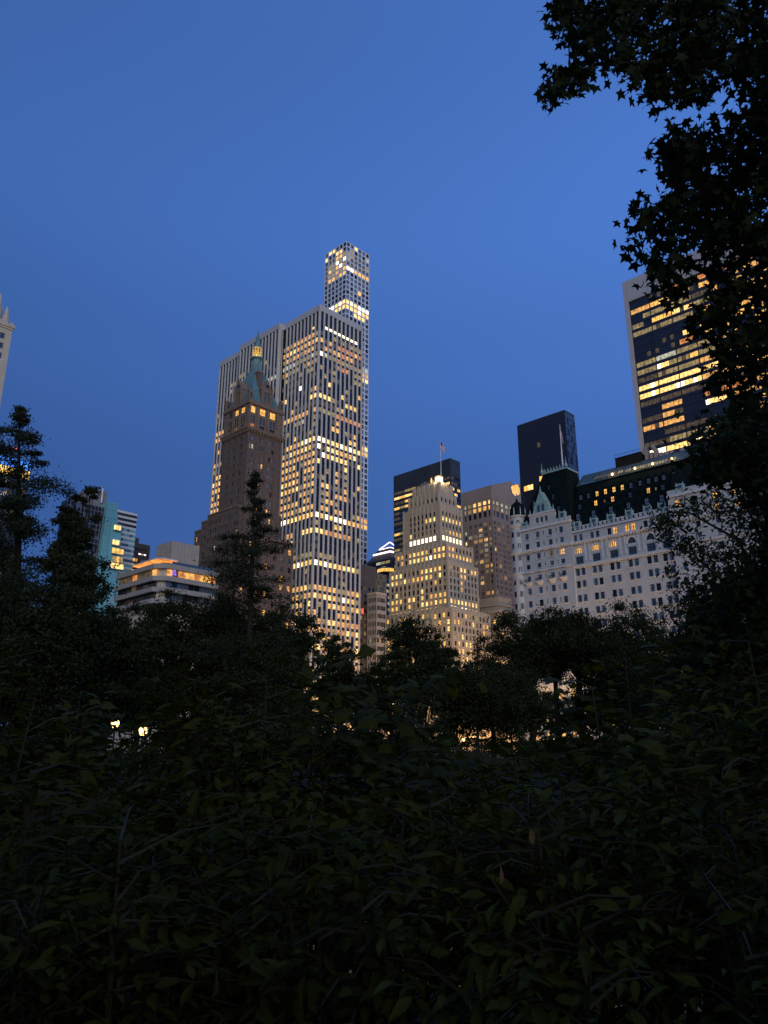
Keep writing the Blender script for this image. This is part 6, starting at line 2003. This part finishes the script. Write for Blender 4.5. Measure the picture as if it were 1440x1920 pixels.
for i, (px, top, w) in enumerate(((545, 1262, 95), (612, 1268, 85), (672, 1258, 90), (735, 1252, 95), (800, 1262, 90), (858, 1256, 90), (975, 1262, 95), (1035, 1284, 80), (1090, 1276, 80), (1150, 1262, 90), (1215, 1250, 100), (1285, 1255, 100))):
    broad_tree('street tree in the row along the park wall, dark against the lit street', px, 166, top, w, 1398, n=3600, size=0.42, seed=90 + i, clumps=34, name='street_tree', group='street trees along the park wall')
broad_tree('dark tree behind the two park lamps, hiding the foot of the terraced building', 255, 76, 1150, 150, 1440, n=11000, size=0.3, seed=26, clumps=70)
broad_tree('low dark tree left of the two park lamps', 130, 74, 1230, 150, 1440, n=9000, size=0.3, seed=27, clumps=60)
broad_tree('leafy tree at the foot of the single feathery conifer', 470, 74, 1175, 200, 1440, n=12000, size=0.28, seed=28, clumps=80)
def hedge():
    g = np.random.default_rng(88)
    n = 26000
    px = g.uniform(520, 1330, n); d = 171 + g.uniform(-1.6, 1.6, n)
    b = np.array([sight(p, 1406)[:2] for p in px]); b /= np.linalg.norm(b, axis=1)[:, None]
    c = aim(900, 1406, 171)
    t = thing('hedge', (c[0], c[1], 0.5), 'long dark hedge behind the park path, closing the view under the trees', 'hedge')
    top = 3.6 + 0.5 * np.sin(px * 0.05) + 0.3 * np.sin(px * 0.13)
    P = np.stack([b[:, 0] * d, b[:, 1] * d, 0.5 + top * g.uniform(0, 1, n) ** 0.7], 1)
    leaf_quads('foliage', P, 0.42, g, 'leaf_far', t)

hedge()
needle_tree('small layered pine standing above the rounded willow', 895, 122, 1206, [(1206, 3, 3), (1222, 18, 20), (1234, 26, 16), (1250, 22, 22), (1290, 26, 26)], seed=20, boughs=18, n_per=200, size=0.28, trunk_r=0.22, name='pine_tree')
broad_tree('dark round tree behind the small round tree, low against the tan ribbon building', 690, 124, 1240, 120, 1400, n=9000, size=0.36, seed=23, clumps=60)
# low planting that closes the belt at the water's edge
for i, (px, d, top, w, lb) in enumerate(((-60, 68, 1300, 200, 'dark bush mass at the water edge under the wide dark tree'), (90, 69, 1310, 200, 'dark bush mass left of the two park lamps'), (235, 62, 1400, 120, 'low bush at the water edge below the two park lamps'),
                                         (370, 70, 1330, 190, 'dark bush mass right of the brightest park lamp'), (520, 71, 1318, 190, 'dark bush mass below the full tree'), (650, 72, 1362, 150, 'bush at the water edge below the small round tree'),
                                         (770, 72, 1352, 170, 'dark bush mass below the round open crowned tree'), (868, 63, 1432, 150, 'low bush at the water edge left of the lit path'), (985, 62, 1428, 150, 'low bush at the water edge before the lit path'), (1060, 72, 1375, 190, 'low dark bush mass below the bare trunks'), (1210, 71, 1345, 200, 'dark bush mass at the right below the white hotel'), (1370, 70, 1330, 220, 'dark bush mass at the far right of the bank'))):
    broad_tree(lb, px, d, top, w, 1500, n=13000, size=0.24, seed=30 + i, name='bush', clumps=60, group='bushes on the far bank')


# ------------------------------------------------------------------ leaves seen one by one
def star_leaf():
    v = [(0, 0, 0)]
    lob = [(-52, 0.66), (-18, 0.42), (18, 0.95), (50, 0.46), (90, 1.0), (130, 0.46), (162, 0.95), (198, 0.42), (232, 0.66), (270, 0.25)]
    for a, r in lob: v.append((r * 0.5 * math.cos(R(a)), r * 0.5 * math.sin(R(a)), -0.10 * r * r))
    n = len(lob)
    f = [(0, 1 + i, 1 + (i + 1) % n) for i in range(n)]
    return np.array(v, float), np.array(f)

def ovate_leaf():
    rows = [(-0.5, 0.0), (-0.3, 0.15), (-0.08, 0.20), (0.2, 0.12), (0.5, 0.0)]
    v, f = [], []
    for y, w in rows:
        v += [(-w, y, 0.16 * w - 0.25 * y * y), (0, y, -0.05 - 0.25 * y * y), (w, y, 0.16 * w - 0.25 * y * y)]
    for i in range(len(rows) - 1):
        a, b = i * 3, i * 3 + 3
        for q in ((a, a + 1, b + 1), (a, b + 1, b), (a + 1, a + 2, b + 2), (a + 1, b + 2, b + 1)): f.append(q)
    return np.array(v, float), np.array(f)

def maple_leaf():
    v = [(0, 0, 0.02)]
    lob = [(-62, 0.55), (-30, 0.45), (8, 0.86), (28, 0.66), (48, 0.62), (68, 0.78), (90, 1.0), (112, 0.78), (132, 0.62), (152, 0.66), (172, 0.86), (210, 0.45), (242, 0.55), (270, 0.30)]
    for a, r in lob: v.append((r * 0.55 * math.cos(R(a)), r * 0.55 * math.sin(R(a)), -0.16 * r * r * (1 if abs(a - 90) > 30 else 0.6)))
    n = len(lob)
    return np.array(v, float), np.array([(0, 1 + i, 1 + (i + 1) % n) for i in range(n)])

TPL = {'star': star_leaf(), 'ovate': ovate_leaf(), 'maple': maple_leaf()}
TPL_ME = {}
def leaf_me(kind, mat):
    if (kind, mat) not in TPL_ME:
        me = bpy.data.meshes.new('leaf'); me.from_pydata(TPL[kind][0].tolist(), [], TPL[kind][1].tolist()); me.materials.append(M[mat]); me.update()
        TPL_ME[(kind, mat)] = me
    return TPL_ME[(kind, mat)]

from mathutils import Matrix

def leaf_field(P, A, B, N, S, kind, mat, parent, single):
    """single: how many of the largest-looking leaves become parts of their own."""
    fx = (P - EYE) @ _fw
    px = 720 + FPX * ((P - EYE) @ _rt) / np.maximum(fx, .1); py = 960 - FPX * ((P - EYE) @ _up) / np.maximum(fx, .1)
    sc = np.where((fx > 0.3) & (px > 0) & (px < 1440) & (py > 0) & (py < 1900), S / np.maximum(fx, .1), 0)
    order = np.argsort(-sc)
    one = order[:single]; one = one[sc[one] > 0]
    rest = np.setdiff1d(np.arange(len(P)), one)
    me = leaf_me(kind, mat); o0 = wloc(parent)
    for i in one:
        o = bpy.data.objects.new('leaf', me); COL.objects.link(o); o.parent = parent
        m = Matrix(((*(B[i] * S[i]), 0), (*(A[i] * S[i]), 0), (*(N[i] * S[i]), 0), (0, 0, 0, 1))).transposed()
        m.translation = (P[i] - o0)
        o.matrix_basis = m
    tv, tf = TPL[kind]
    V = P[rest][:, None, :] + S[rest][:, None, None] * (tv[None, :, 0:1] * B[rest][:, None, :] + tv[None, :, 1:2] * A[rest][:, None, :] + tv[None, :, 2:3] * N[rest][:, None, :])
    F = (np.arange(len(rest))[:, None, None] * len(tv) + tf[None]).reshape(-1, 3)
    np_mesh('foliage', V.reshape(-1, 3), 3, F, mat, parent, 'stuff')


def in_poly(x, y, poly):
    c = np.zeros(len(x), bool); n = len(poly)
    for i in range(n):
        (x1, y1), (x2, y2) = poly[i], poly[(i + 1) % n]
        c ^= ((y1 > y) != (y2 > y)) & (x < (x2 - x1) * (y - y1) / (y2 - y1 + 1e-12) + x1)
    return c


def bough_tree(label, trunk, limbs, outline, dr, n, size, single, seed, kind='star', mat='leaf_near', name='park_tree', clump=6, spread=0.16, r0=0.22, twigs=260, margin=18, holes=0.75, thin=0):
    """A near tree: trunk and limbs as sight-line points at their own distances; leaves hang in sprays around the limbs."""
    g = np.random.default_rng(seed)
    T = [aim(*p) for p in trunk]
    t = thing(name, (T[0][0], T[0][1], 0.3), label, 'tree', 'trees near the camera')
    mb = MB(); mb.tube(T, np.linspace(r0, r0 * 0.5, len(T)), 'bark', 10)
    pts = []
    for L in limbs:
        Q = [aim(*p) for p in L]
        mb.tube(Q, np.linspace(r0 * 0.32, 0.012, len(Q)), 'bark', 6)
        for a, b in zip(Q, Q[1:]):
            for s in np.linspace(0, 1, 9): pts.append(a + (b - a) * s)
    pts = np.array(pts)
    xs = [p[0] for p in outline]; ys = [p[1] for p in outline]
    C = []
    need = n // clump
    while len(C) < need:
        x = g.uniform(min(xs), max(xs), 400); y = g.uniform(min(ys), max(ys), 400)
        e = margin
        ok = in_poly(x - e, y, outline) & in_poly(x + e, y, outline) & in_poly(x, y - e, outline) & in_poly(x, y + e, outline)
        ok &= np.sin(x * 0.031 + 1.3 * np.sin(y * 0.021)) * np.sin(y * 0.037 + 1.1 * np.sin(x * 0.017)) < holes
        if thin: ok &= ~((y > thin) & (np.sin(x * 0.11 + 2 * np.sin(y * 0.05)) * np.sin(y * 0.13 + 2 * np.sin(x * 0.06)) > -0.05))
        for a, b in zip(x[ok], y[ok]): C.append(aim(a, b, g.uniform(*dr)))
    C = np.array(C[:need])
    for c in C[:twigs]:
        dd = ((pts - c) ** 2).sum(1); j = np.argmin(dd)
        if dd[j] > 0.35 * (dr[0] / 6.0) ** 2: continue
        mb.tube([pts[j], (pts[j] + c) / 2 + np.array([0, 0, 0.04]), c], [0.012, 0.008, 0.004], 'bark', 3)
    mb.build('trunk', t)
    P = np.repeat(C, clump, 0) + g.normal(size=(need * clump, 3)) * spread * np.array([1, 1, 0.8])
    m = len(P)
    N = g.normal(size=(m, 3)) * 0.75; N[:, 2] += 0.55; N /= np.linalg.norm(N, axis=1)[:, None]
    A = g.normal(size=(m, 3)) * 0.6; A[:, 2] -= 0.7; A -= (A * N).sum(1)[:, None] * N; A /= np.linalg.norm(A, axis=1)[:, None]
    B = np.cross(A, N)
    leaf_field(P, A, B, N, size * g.uniform(0.7, 1.25, m), kind, mat, t, single)
    return t


OUT1 = [(1045, -60), (1028, 22), (1050, 62), (1085, 98), (1100, 122), (1055, 128), (1004, 152), (1022, 190), (1070, 175), (1110, 152), (1160, 138), (1198, 152), (1232, 212), (1265, 190), (1300, 196), (1330, 176), (1385, 160), (1408, 168), (1400, 196), (1345, 236), (1262, 236), (1236, 250), (1222, 300), (1196, 352), (1186, 400), (1150, 440), (1184, 446), (1190, 496), (1222, 520), (1242, 556), (1278, 585), (1292, 625), (1308, 668), (1322, 705), (1345, 745), (1400, 775), (1520, 800), (1520, -60)]
NEAR = bough_tree('near tree with star shaped leaves overhanging the upper right sky', [(1640, 1500, 7.5), (1620, 1000, 7.5), (1590, 500, 7.6), (1560, 0, 7.8)],
           [[(1600, 620, 7.5), (1440, 560, 7.2), (1300, 500, 7.0), (1200, 425, 6.8)], [(1595, 420, 7.5), (1450, 300, 7.2), (1330, 300, 7.0), (1240, 290, 7)],
            [(1580, 250, 7.5), (1420, 120, 7), (1250, 120, 6.8), (1120, 120, 6.6), (1015, 165, 6.5)], [(1570, 120, 7.6), (1350, 10, 7.2), (1180, 10, 7.0), (1050, 30, 7)],
            [(1610, 760, 7.5), (1480, 690, 7.6), (1380, 680, 7.6), (1310, 620, 7.6)]], OUT1, (6.0, 8.6), 9000, 0.142, 300, 40, spread=0.085, clump=8, r0=0.15, thin=440, margin=7, holes=0.55)
def overhead():
    """Boughs added to the same tree above and behind the viewpoint, unseen, for shade."""
    g = np.random.default_rng(52)
    t = bpy.data.objects['park_tree' if False else NEAR.name]
    c = g.uniform([-9, -9, 5.2], [9, 9, 9.5], (900, 3))
    fx = (c - EYE) @ _fw
    py = 960 - FPX * ((c - EYE) @ _up) / np.maximum(fx, .05); px = 720 + FPX * ((c - EYE) @ _rt) / np.maximum(fx, .05)
    c = c[(fx < 0.2) | (py < -420) | (px > 1600)]  # only foliage outside the frame, there to shade what grows below
    P = np.repeat(c, 9, 0) + g.normal(size=(len(c) * 9, 3)) * 0.3
    m = len(P)
    N = g.normal(size=(m, 3)) * 0.6; N[:, 2] += 0.8; N /= np.linalg.norm(N, axis=1)[:, None]
    A = g.normal(size=(m, 3)); A -= (A * N).sum(1)[:, None] * N; A /= np.linalg.norm(A, axis=1)[:, None]
    leaf_field(P, A, np.cross(A, N), N, 0.19 * g.uniform(0.7, 1.25, m), 'star', 'leaf_near', t, 0)
    mb = MB()
    o = aim(1580, 300, 7.5)
    for k in range(9):
        e = np.array([g.uniform(-7, 5), g.uniform(-7, 5), g.uniform(6, 8.6)])
        if (e - EYE) @ _fw > 0.5: continue
        mb.tube([o, (o + e) / 2 + np.array([0, 0, 0.8]), e], [0.07, 0.045, 0.015], 'bark', 6)
    if mb.f: mb.build('bough', t)

overhead()
OUT2 = [(1520, 745), (1436, 748), (1380, 765), (1330, 786), (1300, 815), (1290, 850), (1312, 905), (1372, 915), (1432, 940), (1436, 1000), (1405, 1070), (1320, 1130), (1286, 1200), (1276, 1290), (1290, 1400), (1520, 1450)]
bough_tree('dense dark tree closing the right edge below the star leaved tree', [(1600, 1480, 13), (1580, 1000, 13), (1560, 700, 13)],
           [[(1580, 1100, 13), (1450, 1000, 12.5), (1400, 880, 12.5), (1310, 850, 12.5)], [(1580, 1250, 13), (1450, 1200, 12.5), (1320, 1190, 12.5)], [(1590, 1380, 13), (1430, 1340, 12.6), (1300, 1320, 12.5)]],
           OUT2, (11.5, 15.5), 11000, 0.19, 150, 41, spread=0.2, twigs=160)
OUT3 = [(1205, 1000), (1228, 962), (1268, 938), (1312, 922), (1372, 925), (1440, 890), (1520, 900), (1520, 1200), (1300, 1180), (1258, 1120), (1246, 1062), (1212, 1024)]
bough_tree('loose branching tree whose sprays cross the white hotel facade', [(1480, 1500, 26), (1470, 1250, 26), (1450, 1100, 26), (1440, 980, 26)],
           [[(1465, 1220, 26), (1390, 1120, 26), (1300, 1040, 26), (1215, 1005, 26)], [(1455, 1120, 26), (1380, 1010, 26), (1290, 960, 26), (1240, 962, 26)], [(1450, 1060, 26), (1400, 950, 26), (1330, 925, 26)], [(1470, 1260, 26), (1370, 1190, 26), (1280, 1120, 26)]],
           OUT3, (24.5, 27.5), 6500, 0.17, 0, 42, kind='ovate', spread=0.20, r0=0.2, clump=9, twigs=200, margin=7, holes=0.6)


def shrub(label, px, d, height, rad, seed, n=900, size=0.088, single=80, kind='ovate', mat='leaf_shrub', stems=12):
    g = np.random.default_rng(seed)
    q = aim(px, 1406, d); x, y = float(q[0]), float(q[1])
    zg = ground_z(d, 0) - 0.05
    t = thing('leafy_shrub', (x, y, zg), label, 'shrub', 'leafy shrubs in front of the camera')
    mb = MB(); tips = []
    for i in range(stems):
        a = g.uniform(0, 2 * math.pi); r = rad * g.uniform(0.15, 1.0)
        h = height * g.uniform(0.80, 1.0) * (1 - 0.22 * (r / rad) ** 2)
        p0 = np.array([x + 0.12 * math.cos(a), y + 0.12 * math.sin(a), zg]); p2 = np.array([x + r * math.cos(a), y + r * math.sin(a), zg + h])
        p1 = (p0 + p2) / 2 + np.array([-0.12 * math.cos(a) * r, -0.12 * math.sin(a) * r, 0.12 * h])
        mb.tube([p0, p1, p2], [0.016, 0.011, 0.004], 'stem', 5)
        for s in np.linspace(0.35, 1.0, 12):
            c = (1 - s) ** 2 * p0 + 2 * s * (1 - s) * p1 + s * s * p2
            tips.append((c, s, a))
            if s > 0.45:
                b = g.uniform(0, 2 * math.pi); e = c + np.array([math.cos(b), math.sin(b), g.uniform(-0.1, 0.35)]) * rad * g.uniform(0.2, 0.5)
                mb.tube([c, (c + e) / 2 + np.array([0, 0, 0.03]), e], [0.006, 0.004, 0.002], 'stem', 3)
                for u in (0.45, 0.75, 1.0): tips.append((c + (e - c) * u, s, b))
    mb.build('stem', t)
    ti = g.integers(0, len(tips), n)
    C = np.array([tips[i][0] for i in ti]); SS = np.array([tips[i][1] for i in ti])
    P = C + g.normal(size=(n, 3)) * 0.075
    out = P - np.array([x, y, zg + height * 0.45]); out /= np.linalg.norm(out, axis=1)[:, None] + 1e-6
    N = out * 0.55 + g.normal(size=(n, 3)) * 0.42; N[:, 2] += 0.65; N /= np.linalg.norm(N, axis=1)[:, None]
    A = out * 0.7 + g.normal(size=(n, 3)) * 0.5; A[:, 2] -= 0.45; A -= (A * N).sum(1)[:, None] * N; A /= np.linalg.norm(A, axis=1)[:, None]
    B = np.cross(A, N)
    leaf_field(P, A, B, N, size * g.uniform(0.45, 1.45, n), kind, mat, t, single)
    return t


SHRUBS = [(-40, 4.6, 2.45, 1.0), (90, 5.2, 2.25, 0.5), (410, 4.2, 2.25, 0.5), (520, 4.4, 2.45, 0.8), (690, 4.8, 2.50, 0.9), (860, 5.6, 1.90, 1.0), (1000, 4.6, 1.92, 0.8), (1180, 4.8, 2.48, 0.8), (1340, 4.4, 2.2, 0.9), (1480, 4.4, 2.45, 0.9),
          (245, 4.6, 1.80, 0.8), (60, 3.1, 1.65, 0.75), (260, 3.0, 1.55, 0.75), (450, 3.3, 1.75, 0.8), (640, 3.1, 1.65, 0.75), (830, 3.2, 1.62, 0.8), (1030, 3.0, 1.58, 0.75), (1220, 3.2, 1.7, 0.75), (1400, 3.1, 1.62, 0.75)]
WHERE = ['at the far left edge, behind the lower row', 'below the wide dark tree, left of the park lamps', 'just right of the brightest park lamp', 'whose top leaves catch yellow light below the feathery conifer', 'whose top reaches into the round open crowned tree',
         'low under the willow, where the lit path shows above it', 'under the willow, right of the path lamp', 'standing highest in front of the white hotel trunks', 'low and dark below the dense right hand tree', 'at the far right edge, behind the lower row',
         'low in the gap under the brightest park lamp, in the back row', 'in the lower row at the left edge', 'in the lower row below the brightest park lamp', 'in the lower row below the brick spire tower', 'in the lower row below the marble pier tower', 'in the lower row below the stepped limestone tower',
         'in the lower row below the turret of the white hotel', 'in the lower row below the copper gable wing', 'in the lower row at the right edge']
for i, ((px, d, h, r), wh) in enumerate(zip(SHRUBS, WHERE)):
    shrub('leafy dark shrub ' + wh, px, d, h, r, 60 + i, n=1900 if i < 11 else 1400, size=(0.075, 0.10, 0.085)[i % 3] if i < 11 else (0.062, 0.075, 0.068)[i % 3], kind=('ovate', 'maple', 'ovate')[i % 3] if i < 11 else 'ovate')

# withered leaves caught in the shrubs
for i, (px, py, d, lb) in enumerate(((997, 1568, 2.6, 'withered brown leaf hanging upright among the dark shrub leaves'), (940, 1640, 2.4, 'curled tan leaf caught low in the shrub, below the withered brown one'))):
    p = aim(px, py, d)
    o = bpy.data.objects.new('withered_leaf', leaf_me('ovate', 'leaf_dead')); COL.objects.link(o)
    o.location = p; o.scale = (0.05, 0.05, 0.05); o.rotation_euler = (R(75), R(20 * i), R(-40 + 30 * i))
    tag(o, lb, 'leaf')


# ------------------------------------------------------------------ the wood around and behind the camera, an unseen mass added for shade
def wood():
    g = np.random.default_rng(77)
    t = thing('woodland', (-10, -10, 0.3), 'dark park woodland added unseen around the viewpoint to shade the shrubs', 'woodland')
    t['kind'] = 'stuff'
    tr = MB(); P = []
    for i in range(46):
        th = g.uniform(1.25, 2 * math.pi - 1.25); r = g.uniform(10, 50)
        if abs(th - R(191)) < 0.26: continue                   # gap left so the low afterglow reaches the shrub tops
        x, y = r * math.cos(HEAD + th), r * math.sin(HEAD + th)
        h = g.uniform(13, 19)
        tr.tube([(x, y, 0), (x + 0.2, y, h * 0.5), (x, y, h * 0.85)], [0.3, 0.22, 0.08], 'bark', 7)
        c = g.normal(size=(850, 3)); c /= np.linalg.norm(c, axis=1)[:, None]; c *= g.uniform(0.45, 1, 850)[:, None]
        P.append(np.array([x, y, h * 0.58]) + c * np.array([4.2, 4.2, h * 0.45]))
    tr.build('trunk', t, kind='stuff')
    n = 17000                                                       # undergrowth added out of view, tall enough to shade the lower shrubs
    th = g.uniform(1.75, 2 * math.pi - 1.75, n); r = g.uniform(2.6, 6.5, n)
    U = np.stack([r * np.cos(HEAD + th), r * np.sin(HEAD + th), 0.2 + 3.3 * g.uniform(0, 1, n) * (0.8 + 0.2 * np.sin(th * 9))], 1)
    o = leaf_quads('shade_undergrowth', U, 0.32, g, 'leaf_far', t); o['kind'] = 'stuff'
    o = leaf_quads('crown', np.concatenate(P), 0.85, g, 'leaf_far', t); o['kind'] = 'stuff'

wood()
